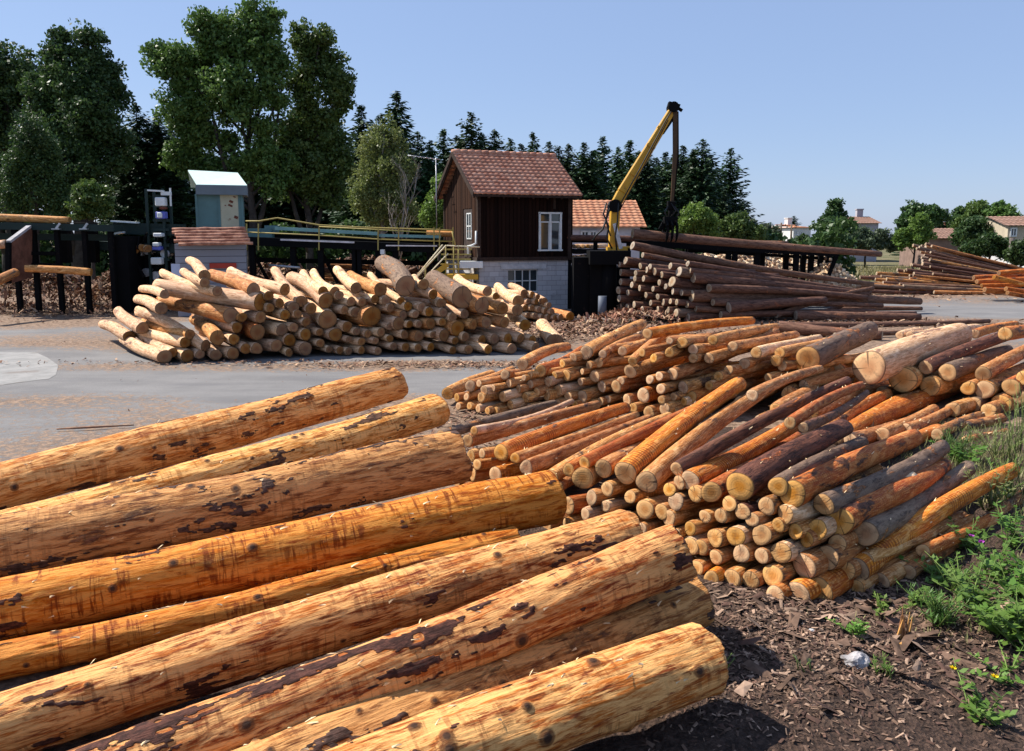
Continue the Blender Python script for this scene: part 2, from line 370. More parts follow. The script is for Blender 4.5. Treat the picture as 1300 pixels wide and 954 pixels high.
A_TXT = """
209 453 17 p 158 430 |mottled pale log on the asphalt at the near left corner of the pale pile; 164 428 15 p 131 412 |log lying outermost at the left of the pale pile, end on asphalt;
219 448 14 p; 238 452 18 p; 235 435 14 p 173 420; 241 425 13 t 184 409; 181 417 15 p 150 395; 254 450 13 p; 261 439 15 p 176 395; 274 451 16 p; 276 429 18 t 247 406;
297 431 15 p; 296 449 17 p; 293 401 20 t 205 383 |thick straight tan log slanting across the left flank of the pale pile; 209 374 11 p 180 367; 205 392 15 p 175 380;
330 384 22 p 200 364 |longest curved pale log bending down over the left flank of the pale pile; 322 368 17 t 268 349; 260 350 14 p 241 331 |short pale log jutting up at the highest left corner of the pale pile; 260 359 12 p 233 345; 276 370 13 p 207 347;
362 368 15 p 293 345; 341 376 14 p; 355 385 13 p; 343 391 12 p; 308 403 13 t; 331 403 16 p; 301 416 15 p; 327 422 22 r |round reddish cut end low in the shaded face of the pale pile; 312 443 15 p; 326 443 16 p;
358 419 17 p; 351 439 17 p; 368 432 17 p; 373 416 13 p; 388 425 16 p; 362 400 14 p; 373 391 14 p 350 378; 378 399 12 p; 383 383 15 p 349 344 |broad pale log with its rounded far end highest in the middle of the pale pile; 395 392 16 p; 414 382 19 p 370 352;
416 406 23 p 396 380 |large round log end below the heart shaped one in the pale pile; 389 409 12 p; 406 422 11 p; 426 425 19 p; 441 415 15 p; 407 436 12 p; 388 443 19 p; 367 448 11 p; 452 397 15 p; 438 394 12 p; 431 375 12 p; 446 383 13 p; 460 384 12 p; 453 421 11 p; 467 424 11 p;
472 402 28 t |very wide double hearted log end in the shaded face of the pale pile; 477 433 10 p; 443 431 9 p; 459 434 11 p; 432 445 11 p; 418 444 10 p; 443 446 11 p; 459 445 11 p; 483 368 17 t 445 350; 452 366 14 p 428 343; 425 371 13 p 398 346; 410 370 12 p 385 347;
515 363 26 g 486 334 |thick grey bark log lying highest of all on the pale pile; 538 361 13 p 525 353; 587 378 27 g 550 354 |thick grey bark log with a split shaded end beside the yellow stairs; 550 374 14 p; 560 385 12 p 548 368; 509 382 10 p 470 349; 476 380 12 p; 490 382 13 p; 496 391 12 p;
507 411 19 p; 484 422 13 p; 495 430 10 p; 518 389 13 p; 536 390 13 p; 528 399 11 p; 532 412 10 p; 547 411 15 t; 562 409 11 p; 532 427 15 t; 550 425 10 p; 564 426 17 p; 581 417 21 t; 612 388 25 t |bulky orange tan log end at the right shoulder of the pale pile; 638 392 18 m; 658 382 14 p 632 364; 657 394 14 p 640 385; 619 370 12 p 580 353;
667 413 14 p 645 404; 704 434 20 p 688 412 |short sunlit chunk of log at the right end of the pale pile; 601 412 15 t; 618 410 16 t; 641 410 15 t; 514 425 12 p; 578 433 11 p; 591 428 13 p; 612 432 14 p; 628 431 15 p; 645 430 15 p; 661 430 14 p; 676 432 13 p; 500 440 11 p; 515 441 12 p; 531 442 12 p; 547 441 12 p; 595 444 13 p; 620 444 13 p; 650 443 14 p; 680 441 14 p; 575 403 12 p; 590 399 14 p; 563 397 13 p; 545 396 13 p; 512 400 12 t; 575 445 11 p; 480 446 11 p; 495 415 10 p; 520 412 11 p
"""
A_BASE = [(130, 440), (180, 452), (209, 462), (300, 459), (420, 453), (560, 451), (700, 446), (760, 446)]
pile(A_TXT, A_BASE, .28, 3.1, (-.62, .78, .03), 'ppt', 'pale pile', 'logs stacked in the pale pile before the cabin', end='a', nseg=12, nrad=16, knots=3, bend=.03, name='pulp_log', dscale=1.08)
A2_TXT = """
666 373 11 p 648 363; 676 374 9 p; 646 377 9 p; 630 376 10 p 600 365; 683 377 8 p; 671 383 8 p; 681 383 8 p; 691 383 10 p 668 372; 697 388 9 p; 667 391 9 p; 676 391 9 p; 685 393 9 p; 693 395 9 p; 701 396 9 p; 671 400 8 p; 680 401 9 p; 689 403 9 p; 697 403 9 p; 705 404 9 p; 712 403 9 p; 724 402 12 t 702 396 |lone tan log on the ground at the right end of the small stack
"""
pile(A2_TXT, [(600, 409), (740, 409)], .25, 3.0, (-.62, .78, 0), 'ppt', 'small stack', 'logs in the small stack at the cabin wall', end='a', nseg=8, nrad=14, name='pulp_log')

B1_TXT = """
568 500 15 t 625 476; 580 505 12 t; 592 504 11 t; 597 490 14 t 650 470; 608 487 11 t; 615 496 14 p; 611 505 14 t; 582 516 11 t; 596 516 11 t; 607 519 12 p; 619 522 11 t; 629 522 11 t; 638 504 15 p; 626 493 11 t; 641 476 12 t 672 470; 646 487 12 t; 648 514 13 p;
663 463 15 t 720 440; 665 480 9 t; 673 476 10 t; 673 488 12 t; 658 494 12 t; 667 505 15 t; 681 498 13 t; 686 471 15 r 738 445; 696 485 14 p; 704 477 12 t; 694 502 15 t; 708 496 16 p; 714 462 12 t; 719 477 17 t; 728 454 13 t; 744 448 17 t 815 412 |brown mottled log sloping down from the top left of the stack beside the asphalt; 760 461 12 t 826 430; 739 472 9 t;
737 485 11 t; 721 504 15 t; 739 504 18 t; 755 478 17 t; 748 464 12 t; 764 491 16 t; 782 491 18 t; 788 484 13 t; 762 510 12 t; 772 507 11 t; 752 513 12 t; 796 508 16 t; 800 472 17 t 918 434; 825 482 13 t; 837 478 13 t; 854 475 16 t 984 422 |log whose far end is a bright peeled white tip, in the tan stack; 817 502 21 o; 839 494 15 t; 824 524 18 t;
844 520 18 t; 840 508 12 t; 867 492 15 t 1000 442; 855 504 12 t; 868 510 12 p; 877 504 15 r 982 464; 866 435 15 t 945 430; 850 433 9 t 945 422; 822 424 14 o 954 407 |bright ringed log lying crosswise along the back crest of the tan stack; 765 450 11 t 828 424; 935 493 12 t 992 475; 993 465 14 t; 804 518 14 t; 858 526 14 t 930 500; 895 513 14 t 960 482; 912 478 14 t; 925 470 14 t; 945 462 14 t 1010 445; 900 490 13 t; 880 455 12 t 960 440; 830 455 13 t; 815 448 12 t;
990 448 15 t; 1005 478 15 t; 1020 490 16 t; 975 480 13 t; 730 514 12 t; 708 512 12 t; 690 516 12 t; 672 518 12 t; 905 432 13 t 985 415; 930 440 13 t 1010 425; 960 448 14 p 1040 430; 880 444 13 t 965 428; 985 458 14 t 1050 440; 1000 500 16 t 1060 470; 965 500 15 t 1035 470; 940 510 15 t 1010 480; 1015 462 14 t 1070 445; 900 455 13 t 985 435; 850 448 12 t 930 425; 790 446 12 t 860 422
"""
B1_BASE = [(560, 512), (582, 523), (620, 529), (700, 524), (770, 524), (840, 536), (1010, 528), (1060, 520)]
B_DIR = (.74, .66, .02)
pile(B1_TXT, B1_BASE, .30, 3.7, B_DIR, 'tttttp', 'tan stack', 'logs in the tan stack beside the asphalt', nseg=14, nrad=18, splint=4, dscale=1.08, hid=(.92, -.02))
lg = log_obj(at(803, 459, 13.2), at(852, 418, 14.6), .085, .075, 't', nseg=14, splint=6)
tag(lg, 'slim log lying askew across the crest of the tan stack, crossing its neighbours', 'log', 'logs in the tan stack beside the asphalt')

BB_TXT = """
1026 455 33 g 1103 420 530 |thick dark grey bark log with a broad round cut end behind the tan stack; 1103 467 46 p 1217 426 524 |thickest log end of all, wide pale face, behind the front stack; 1146 482 35 t 1200 462 520 |big log end half in shadow beside the thickest log; 1175 467 19 b 1278 426; 1181 490 28 t; 1203 473 23 g 1278 446;
1248 475 20 t 1312 440; 1229 493 19 t; 1250 495 25 t; 1272 513 26 t; 1284 492 24 r; 1161 506 20 t; 1060 474 28 r 1075 460 |short reddish split log wedged below the thick grey one; 1097 538 24 o 1214 492 532 |ringed orange log lying alone between the thick logs and the front stack; 1142 426 10 p 1170 420 486; 1155 426 11 p 1185 420 486; 1214 420 14 p 1240 416 484; 1238 424 12 r 1290 412 484; 1276 424 18 r 1330 412; 1237 513 20 g; 1222 541 14 m 1273 531 548; 1225 560 12 m 1278 549 566; 1300 480 20 t; 1295 505 20 t; 1120 500 20 t; 1045 498 20 t; 1080 505 20 m; 1140 512 18 t; 1210 520 20 t; 1255 522 20 m; 1050 545 18 r 1127 500 574; 1062 556 20 o 1142 508 582; 1080 560 20 m 1182 528 586; 1120 552 20 t 1185 520 575; 1030 525 18 t 1100 490 555; 1010 515 18 g 1080 480 545; 1150 545 16 t 1215 515 565; 1190 552 16 m 1245 528 568; 985 520 17 t 1060 482 552; 965 535 17 m 1045 492 566; 1115 575 20 r 1190 545 598
"""
pile(BB_TXT, [(1020, 508), (1100, 514), (1160, 517), (1300, 530)], .2, 3.4, (.76, .64, .0), 'tm', 'thick stack', 'thick logs behind the front stack', nseg=24, nrad=26, splint=14)

B2_TXT = """
594 560 17 t 758 514 |straight tan log lying uppermost at the left of the front stack; 560 553 13 g 704 512; 602 547 11 p 726 510; 636 575 22 o 794 518 |pale log with regular ringed tool marks near the left of the front stack; 612 576 14 t; 654 582 14 t 808 527; 668 594 19 t 824 533; 598 579 17 t; 606 590 16 t; 588 597 10 t; 600 603 18 t; 629 603 24 o; 580 612 17 t;
700 606 18 t 850 529; 722 597 17 r 895 512; 742 588 16 r 930 500; 740 607 28 t 830 560; 766 595 23 t 880 540; 794 601 31 o 938 488 |stout orange ringed log slanting up the middle of the front stack; 821 612 28 t 962 500; 955 502 15 t 1041 468 ;
721 642 25 r; 751 632 23 t; 771 621 21 t; 743 653 18 p; 769 643 16 p; 800 631 19 t; 819 647 27 t; 694 668 18 t; 720 666 18 t; 840 650 22 t; 707 619 16 t 740 604; 790 662 20 t; 814 672 18 t; 835 680 18 t; 778 682 18 t; 745 675 16 t; 850 700 20 t; 865 715 18 t;
859 596 19 b 1075 484 |long dark brown log running to the rear of the front stack; 876 610 24 o 1023 530 |pale ringed log with its cut end above the dark gap of the front stack; 1003 537 15 r 1094 489; 1020 543 13 b 1100 499; 903 625 26 r 1012 556 |vivid red orange log tucked behind the dark bark log; 939 618 35 b 1072 543 |log with dark purple brown bark and red patches in the front stack;
1006 627 33 r 1160 556 |wide orange red log beside the dark bark log, top of the front stack; 988 618 24 g 1095 562; 1046 641 27 g 1197 568 |grey brown log with a frayed far end on the front stack; 1065 662 36 r 1195 592 |red log with a big pale sawn face on the front stack; 1099 678 31 g 1230 594 |log with smooth slate grey bark and a pale cut end, front stack; 1089 723 30 o 1285 597 |long orange log with a shaggy broken far end at the front stack;
1153 727 19 m 1310 624 |slim brown log on the soil, outermost of the front stack by the weeds; 1172 700 17 r 1262 656; 997 653 26 p; 973 643 25 m; 943 650 23 b; 926 640 22 t; 895 656 19 t; 876 671 20 t; 858 637 25 t; 850 622 20 t; 849 658 24 t; 858 678 15 t; 876 694 25 p; 862 613 20 t; 883 627 24 t; 908 683 26 t; 934 681 27 p; 967 679 29 t; 988 667 20 t; 1037 673 29 p; 1024 685 22 t;
992 702 30 p; 1021 719 36 t; 1050 708 34 m; 884 722 23 t; 903 735 23 o; 930 735 27 t; 953 737 26 t; 981 731 30 m; 909 708 21 t; 941 703 25 t; 967 706 22 t; 984 756 26 r; 1014 753 34 o; 1041 750 36 o; 1087 746 22 t; 1120 738 22 t; 1063 690 24 t; 1100 710 20 t; 915 655 20 t; 1010 675 22 t; 955 660 20 t; 1074 725 26 t; 890 695 22 t
"""
B2_BASE = [(560, 606), (580, 622), (640, 655), (700, 682), (790, 708), (884, 738), (950, 758), (1000, 769), (1041, 768), (1100, 757), (1153, 740), (1200, 728)]
pile(B2_TXT, B2_BASE, .30, 3.6, B_DIR, 'tttoor', 'front stack', 'short logs in the front stack', nseg=26, nrad=26, splint=8, dscale=1.07, hid=(.68, -.11))

# brown tree-length logs
C_TXT = """
803 312 11 c 1108 361 |long thin brown log resting highest on the brown log pile; 794 331 11 c; 786 336 8 c; 816 324 8 c 960 350; 873 335 8 c 1090 372 |slender log whose end sits just right of the grey topmost ones, brown pile; 851 338 10 c; 862 345 14 g; 875 344 10 c 1105 372; 880 353 14 c 1102 374; 853 358 15 c 960 377; 878 376 16 c 1168 383 |thickest brown log running the whole length of the brown log pile; 925 391 15 c 1048 381; 813 338 9 c; 821 343 9 c; 831 345 11 c; 825 339 9 c; 817 354 9 c; 806 354 9 c; 802 362 9 c; 840 349 10 c; 837 359 9 c; 845 364 8 c; 829 367 8 c;
835 377 9 c; 842 384 10 c; 851 383 8 c; 859 384 9 c; 848 394 9 c; 858 398 13 g; 872 387 10 c; 883 392 9 c; 873 403 11 c 950 400; 805 387 10 c; 835 393 9 c; 788 346 10 c; 788 358 10 c; 785 369 11 c; 786 379 10 c; 854 370 10 c; 807 347 8 c; 900 366 12 c 1100 378; 905 384 10 c 1120 388; 915 400 10 c 1110 395; 820 375 9 c; 865 372 9 c; 812 366 9 c; 797 372 9 c; 826 385 9 c; 815 393 9 c; 796 390 9 c
"""
pile(C_TXT, [(780, 404), (860, 411), (930, 411), (1000, 411)], .12, 8.5, (.94, .36, -.03), 'c', 'brown pile', 'tree-length logs in the brown pile below the crane', end='c', name='bark_covered_log', method='plane', hid=(.58, -.05), taper=.62, nseg=16, nrad=14, bend=.012)
for a_, b_, d_, lab in (((1010, 404), (1168, 404), 14, 'weathered log lying in front along the ground, end toward the tan stack'), ((1010, 414), (1256, 408), 9, 'long thin log whose tip reaches farthest over the asphalt'),
                   ((1060, 426), (1250, 419), 8, 'thin brown pole lying nearest the thick stack, flat on the ground'), ((990, 420), (1120, 428), 17, 'stout rough brown log close behind the thick grey one'),
                   ((1060, 394), (1170, 392), 8, 'dark thin log with its tip over the stained asphalt'), ((1100, 401), (1162, 398), 9, 'short dark log piece at the tips of the brown pile'), ((1044, 399), (1078, 384), 8, 'short reddish pole leaning crosswise on the brown pile')):
    z0 = .1; p = gr(a_[0], a_[1], z0); q = gr(b_[0], b_[1], z0) if a_[0] != 1044 else at(b_[0], b_[1], p.y+1.2)
    r = px2m(d_, p)*.5; p.z = max(p.z, r); q.z = max(q.z, r*.7)
    tag(log_obj(p, q, r, r*.66, 'c', 'c', 'bark_covered_log', bend=.012, nseg=16, nrad=14), lab, 'log', 'tree-length logs in the brown pile below the crane')
# the bent one
p = at(985, 401, 28.3); q = at(1108, 366, 30.5); p.z = max(p.z, .15)
lg = log_obj(p, q, .11, .085, 'c', 'c', 'bark_covered_log', bend=.06, nseg=20, nrad=14)
tag(lg, 'crooked brown log bending upward across the right half of the brown pile', 'log', 'tree-length logs in the brown pile below the crane')

# distant heap of poles
DG = 'poles heaped at the far side of the yard'
k = 0
for i in range(22):
    x1 = random.uniform(1088, 1190); y1 = 345+i*1.25; p = at(x1, y1, 44.5-i*.17); q = at(x1+random.uniform(90, 140), y1+random.uniform(2, 6), 44.7-i*.17); r = random.uniform(.07, .11); p.z = max(p.z, r); q.z = max(q.z, r)
    o = log_obj(p, q, r, r*.7, random.choice('ccmt'), 'c', 'bark_covered_log', bend=.01, nseg=8, nrad=9); tag(o, None, 'log', DG); LOGS.append((o, 'far pile', 'c', p, r, None))
for i in range(46):
    t = i/45
    y1 = 309+t*58+random.uniform(-2, 2); x1 = (1160+random.uniform(-4, 24) if t < .55 else 1150-(t-.55)*130+random.uniform(-20, 60))
    slope = .25*(1-t)**.8+.02+random.uniform(-.015, .015); x2 = min(1325, x1+random.uniform(130, 190)) if t > .5 else 1330-random.uniform(0, 20); y2 = y1+slope*(x2-x1)
    Yb = 44.5-3.2*t+random.uniform(-.2, .2)
    p = at(x1, y1, Yb); q = at(x2, min(y2, 372), Yb+random.uniform(-.6, .6)); r = random.uniform(.07, .12)
    p.z = max(p.z, r); q.z = max(q.z, r)
    o = log_obj(p, q, r, r*.7, random.choice('cccgm'), 'c', 'bark_covered_log', bend=.01, nseg=8, nrad=9)
    tag(o, None, 'log', DG); LOGS.append((o, 'far pile', 'c', p, r, None))
for i, (x1, y1, x2, y2) in enumerate(((1236, 353, 1312, 349), (1240, 358, 1315, 354), (1246, 363, 1318, 361), (1268, 347, 1322, 343), (1250, 368, 1316, 372), (1277, 367, 1318, 374), (1279, 372, 1316, 379), (1262, 352, 1320, 366))):
    p = at(x1, y1, 38-.25*i); q = at(x2, y2, 38.4-.25*i); r = random.uniform(.10, .14); p.z = max(p.z, r); q.z = max(q.z, r)
    o = log_obj(p, q, r, r*.9, random.choice('oro'), 'a', 'peeled_log', bend=.006, nseg=8, nrad=10)
    tag(o, 'bright orange peeled pole, %s from the top of the few beside the far pole heap' % ordn(i+1), 'log', 'orange poles at the far side of the yard')

# heap-wide labels by layer and order
def label_logs():
    from collections import defaultdict
    by = defaultdict(list)
    step = {'pale pile': .36, 'small stack': .3, 'tan stack': .22, 'thick stack': .35, 'front stack': .22, 'brown pile': .35, 'far pile': .4}
    where = {'pale pile': 'the pale pile', 'small stack': 'the small stack', 'tan stack': 'the tan stack', 'thick stack': 'the thick stack', 'front stack': 'the front stack', 'brown pile': 'the brown pile', 'far pile': 'the far pole heap'}
    for o, pn, k, p, r, lab in LOGS: by[(pn, int(p.z/step[pn]))].append((math.atan2(p.x, p.y), o, k, r, lab))
    for (pn, lay), it in by.items():
        it.sort(key=lambda u: u[0])
        lw = ('bottom' if lay <= 0 else ordn(lay+1))+' layer'
        for i, (_, o, k, r, lab) in enumerate(it):
            if lab: continue
            sz = 'thick' if r > .17 else ('thin' if r < .09 else 'medium')
            o['label'] = f"{sz} {LOOK.get(k, 'brown')} log, {ordn(i+1)} from the left, {lw} of {where[pn]}"
label_logs()

# foreground long logs
FG = 'long peeled logs in the near pile'
FORE = [
 (506, 487, 11.3, .47, -190, 664, 7.9, .51, 'x', 'long golden log, outermost along the asphalt side of the near pile', .015),
 (557, 521, 10.4, .46, -160, 722, 7.0, .43, 'x', 'pale long log squeezed between the outermost and the brownish ones of the near pile', .012),
 (584, 579, 8.6, .58, -150, 720, 6.3, .53, 'w', 'thick brownish long log with black knots and a grey scaly end', .02),
 (702, 631, 7.5, .53, -150, 806, 5.3, .44, 'z', 'smooth orange long log with a dirty grey end, middle of the near pile', .012),
 (657, 685, 7.0, .25, -120, 868, 4.95, .26, 'z', 'slimmest long log of the near pile, deep orange, low in a gap', .02),
 (800, 676, 6.3, .38, -60, 944, 4.4, .37, 'y', 'rust coloured long log with torn fibres beside the broad streaked one', .02),
 (858, 703, 5.5, .42, 60, 1012, 3.7, .36, 'y', 'broad log streaked dark red and cream with a jagged splintered end', .025),
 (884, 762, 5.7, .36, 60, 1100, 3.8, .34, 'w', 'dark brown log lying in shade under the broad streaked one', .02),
 (897, 836, 4.65, .42, 420, 1012, 3.6, .40, 'y', 'stubby looking rusty log at the near corner of the pile by the soil', .02),
]
for x1, y1, d1, D1, x2, y2, d2, D2, k, lab, jag in FORE:
    p = at(x1, y1, d1); q = at(x2, y2, d2)
    if p.z < D1/2: p = gr(x1, y1, D1/2)
    if q.z < D2/2: q = gr(x2, y2, D2/2)
    o = log_obj(p, q, D1/2, D2/2, k, 'near', 'peeled_log', bend=.012, rough=.03, nseg=380, nrad=104, jag=jag, splint=36, knots=16, relief=1, flake={'x': .655, 'y': .64, 'z': .70, 'w': .615}[k])
    tag(o, lab, 'log', FG)
# two shaded logs beneath, on the ground under the near pile
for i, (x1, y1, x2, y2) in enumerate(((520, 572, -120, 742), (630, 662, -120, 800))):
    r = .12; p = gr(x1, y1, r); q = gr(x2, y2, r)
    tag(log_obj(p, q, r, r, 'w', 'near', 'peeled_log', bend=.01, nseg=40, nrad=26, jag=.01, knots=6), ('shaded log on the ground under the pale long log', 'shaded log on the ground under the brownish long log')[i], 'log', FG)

# ------------------------------------------------------------------ ground
def grid(name, x0, x1, y0, y1, nx, ny, zf, mat, attrf=None):
    xs = np.linspace(x0, x1, nx); ys = np.linspace(y0, y1, ny); v = []; at_ = []
    for y in ys:
        for x in xs: v.append((x, y, zf(x, y))); at_.append(attrf(x, y) if attrf else 0)
    f = [(j*nx+i, j*nx+i+1, (j+1)*nx+i+1, (j+1)*nx+i) for j in range(ny-1) for i in range(nx-1)]
    me = bpy.data.meshes.new(name); me.from_pydata(v, [], f); me.materials.append(mat); me.polygons.foreach_set('use_smooth', [True]*len(f))
    if attrf: me.attributes.new('dirt', 'FLOAT', 'POINT').data.foreach_set('value', at_)
    o = link(name, me); o['kind'] = 'structure'; return o

m = NT('meadow'); v = m.pos(); n = m.noise(v, .35, 8, .65); n2 = m.noise(v, 6, 4)
c = m.mix(m.ss(n, .4, .6), (.09, .09, .035), (.20, .16, .09)); c = m.mix(m.math('MULTIPLY', m.ss(n2, .4, .7), .5), c, (.06, .075, .025)); m.bump(n2, .6, .1)
grid('ground', -900, 900, -60, 1800, 30, 30, lambda x, y: -.02, m.done(c, .95))

# yard surface with areas of bark dirt
def ell(px, py, w, h):         # ellipse in ground metres round a pixel
    g = gr(px, py); return (g.x, g.y, w, h)
DIRT = [(*ell(750, 418, 3.2, 2.2), 1.0), (*ell(830, 418, 3.5, 2.0), 1.0), (*ell(1040, 408, 4.5, 2.6), .9), (*ell(1200, 412, 5, 1.8), .75), (*ell(1130, 378, 8, 3.5), .45), (*ell(60, 385, 7, 3.4), 1.0), (*ell(160, 395, 4, 2.0), .9),
        (*ell(90, 436, 2.4, .8), .62), (*ell(400, 466, 7.5, .6), .55), (*ell(620, 462, 3.5, .5), .75), (*ell(660, 530, 3, 1.6), .8), (*ell(180, 520, 4, .8), .35), (*ell(10, 510, 2.5, .7), .5), (*ell(330, 430, 6, 2.2), .7),
        (*ell(1200, 365, 12, 3.0), .6), (*ell(450, 620, 6, 4), .55), (*ell(1000, 440, 6, 3), .8), (*ell(200, 350, 25, 6), .95), (*ell(700, 380, 9, 5), .8), (*ell(900, 370, 8, 4), .9), (-3, 43, 30, 4, 1.0), (1, 3, 9, 3.4, 1), (5.5, 11.5, 4.5, 2.6, 1), (-20, 33, 7, 5, 1), (-17, 29, 4, 2.5, 1), (-5, 37, 8, 4, 1)]
def dirtf(x, y):
    s = 0
    for cx, cy, w, h, k in DIRT:
        d = ((x-cx)/w)**2+((y-cy)/h)**2
        if d < 2.6: s = max(s, k*max(0, 1-d/2.6)**.7)
    return min(1, s)
m = NT('asphalt'); v = m.pos(); d = m.attr('dirt')
big = m.noise(v, .28, 6, .6, .4); mid = m.noise(m.vmath('MULTIPLY', v, (.5, 2.2, 1)), .8, 6, .65); fn = m.noise(v, 45, 3, .7); gn = m.noise(v, 7, 8, .75)
c = m.mix(m.ss(big, .35, .65), (.15, .144, .140), (.215, .205, .196)); c = m.mix(m.math('MULTIPLY', m.ss(mid, .45, .62), .5), c, (.225, .215, .207))
c = m.mix(m.math('MULTIPLY', m.ss(mid, .50, .30), .45), c, (.125, .12, .125))
c = m.mix(m.math('MULTIPLY', m.ss(fn, .35, .65), .35), c, (.10, .10, .105))
dm = m.ss(m.math('ADD', d, m.math('MULTIPLY', m.math('SUBTRACT', m.math('ADD', gn, m.math('MULTIPLY', big, .6)), .8), 1.9)), .26, .56)
c = m.mix(dm, c, m.mix(m.ss(gn, .38, .6), (.10, .06, .038), (.28, .19, .13)))
m.bump(m.math('ADD', fn, m.math('MULTIPLY', m.math('MULTIPLY', gn, dm), 3)), .5, .012)
YMAT = m.done(c, .88)
# the yard: irregular outline made by trimming a grid
def yard():
    nx, ny = 230, 150; xs = np.linspace(-26, 40, nx); ys = np.linspace(-6, 52, ny); v = []; at_ = []
    for y in ys:
        for x in xs: v.append((x, y, -.004)); at_.append(dirtf(x, y))
    f = []
    for j in range(ny-1):
        for i in range(nx-1):
            x, y = xs[i], ys[j]; lim = 48+1.5*math.sin(x*.7)+math.sin(x*2.1)
            if y < lim: f.append((j*nx+i, j*nx+i+1, (j+1)*nx+i+1, (j+1)*nx+i))
    me = bpy.data.meshes.new('yard_asphalt'); me.from_pydata(v, [], f); me.materials.append(YMAT); me.polygons.foreach_set('use_smooth', [True]*len(f))
    me.attributes.new('dirt', 'FLOAT', 'POINT').data.foreach_set('value', at_); o = link('yard_asphalt', me); o['kind'] = 'structure'
yard()
mb = MB(); pts = [gr(x, y, .001) for x, y in ((-40, 447), (44, 447), (60, 454), (74, 464), (71, 476), (62, 481), (30, 485), (-5, 490), (-60, 492))]; mb.poly(pts[::-1])
cc = NT('worn_concrete'); v = cc.pos(); n = cc.noise(v, 2.2, 8, .7); n2 = cc.noise(v, .9, 5)
c = cc.mix(cc.ss(n, .35, .65), (.215, .21, .20), (.285, .275, .262)); c = cc.mix(cc.math('MULTIPLY', cc.ss(n2, .55, .65), .7), c, (.17, .14, .12))
o = mb.build('concrete_patch', cc.done(c, .9)); o['kind'] = 'structure'

# soil bank, bottom right
SOILP = [gr(x, y) for x, y in ((862, 745), (1300, 560), (1300, 954), (700, 954))]
def soilz(x, y):
    e = min(1, max(0, (x+3.4-.35*y*.2)/.7)); e2 = min(1, max(0, ((12.6 if x > 1.2 else (10.2 if x > .6 else 8.6+.9*x))-y)/.9)); e *= e2  # rear reach of the dark soil stands in for shade between the stacks
    n = noise.fractal(Vector((x*2.2, y*2.2, 3)), .8, 2.0, 6)*.022+noise.noise(Vector((x*.8, y*.8, 1)))*.03
    fl = .055*e + max(0, x-5.2)*.02*e
    return -.03*(1-e)+ (fl+n*e)
m = NT('bark_soil'); v = m.pos(); n = m.noise(v, 14, 8, .75); n2 = m.noise(v, 2.1, 5); n3 = m.vor(v, 38)
c = m.mix(m.ss(n, .35, .65), (.030, .018, .013), (.115, .07, .05)); c = m.mix(m.math('MULTIPLY', m.ss(n2, .5, .7), .5), c, (.14, .095, .07))
c = m.mix(m.math('MULTIPLY', m.ss(n3, .12, .05), .6), c, (.24, .17, .12))
m.bump(m.math('ADD', n, m.math('MULTIPLY', n3, .6)), 1, .05); SOIL = m.done(c, .95)
grid('soil', -4, 14, .8, 13.5, 330, 235, soilz, SOIL)

# loose bark and chips
def chips(name, spots, mat, seedn, label=None):
    """spots: (x, y, wx, wy, n, height, size)"""
    rg = random.Random(seedn); V = []; Fc = []; MI = []
    for (x, y, wx, wy, n, hh, sz) in spots:
        for _ in range(n):
            u, w = rg.gauss(0, .5), rg.gauss(0, .5); q = max(0, 1-(u*u+w*w)*.9); X = x+u*wx; Yp = y+w*wy
            z = hh*q*rg.uniform(.55, 1)+.022; 
            if name == 'soil_litter': z = max(.0, soilz(X, Yp))+.006
            l = sz*rg.uniform(.4, 1.8); wd = l*rg.uniform(.15, .5); a = rg.uniform(0, 6.28); tl = rg.gauss(0, .28 if hh < .1 else .6); tr = rg.gauss(0, .4)
            Mx = Matrix.Rotation(a, 3, 'Z') @ Matrix.Rotation(tl, 3, 'Y') @ Matrix.Rotation(tr, 3, 'X'); b = len(V); c_ = Vector((X, Yp, z+abs(math.sin(tl))*l*.4))
            for dx, dy, dz in ((-.5, -.5, 0), (.5, -.35, 0), (.45, .4, 0), (-.4, .5, 0), (0, 0, .12)): V.append(tuple(c_+Mx@Vector((dx*l, dy*wd, dz*wd))))
            mi = rg.choice((0, 0, 1, 2)); Fc += [(b, b+1, b+4), (b+1, b+2, b+4), (b+2, b+3, b+4), (b+3, b, b+4)]; MI += [mi]*4
    me = bpy.data.meshes.new(name); me.from_pydata(V, [], Fc)
    for x in mat: me.materials.append(x)
    me.polygons.foreach_set('material_index', MI); o = link(name, me)
    tag(o, label, 'litter', None, 'stuff')
CH = [simple('bark_chip_brown', (.20, .105, .065), .9, .4), simple('bark_chip_tan', (.42, .27, .17), .9, .3), simple('bark_chip_dark', (.10, .055, .04), .9, .4)]
S = lambda px, py, wx, wy, n, hh, sz: (*gr(px, py)[:2], wx, wy, n, hh, sz)
chips('bark_litter', [S(745, 420, 3.0, 2.2, 2600, .05, .13), S(700, 430, 2, 1, 500, .03, .1), S(620, 465, 5, .5, 900, .02, .09), S(420, 462, 8, .45, 700, .015, .07), S(660, 532, 2.6, 1.4, 900, .03, .08), S(1040, 410, 4.5, 2.6, 900, .03, .12), S(1200, 413, 5, 1.6, 400, .02, .12),
      S(100, 400, 5, 2.6, 900, .04, .09), S(40, 372, 8, 3.5, 2200, .12, .17), S(150, 372, 4, 3, 1500, .15, .15), S(90, 436, 2, .7, 120, .01, .035), S(200, 520, 4, 2.5, 50, .01, .03), S(330, 478, 6, 1.5, 60, .01, .03), S(880, 425, 5, 2, 900, .03, .12), S(600, 560, 2, 1.4, 400, .02, .07), S(1120, 375, 10, 4, 700, .02, .14)], CH, 3, 'brown bark flakes strewn over the asphalt around the piles')
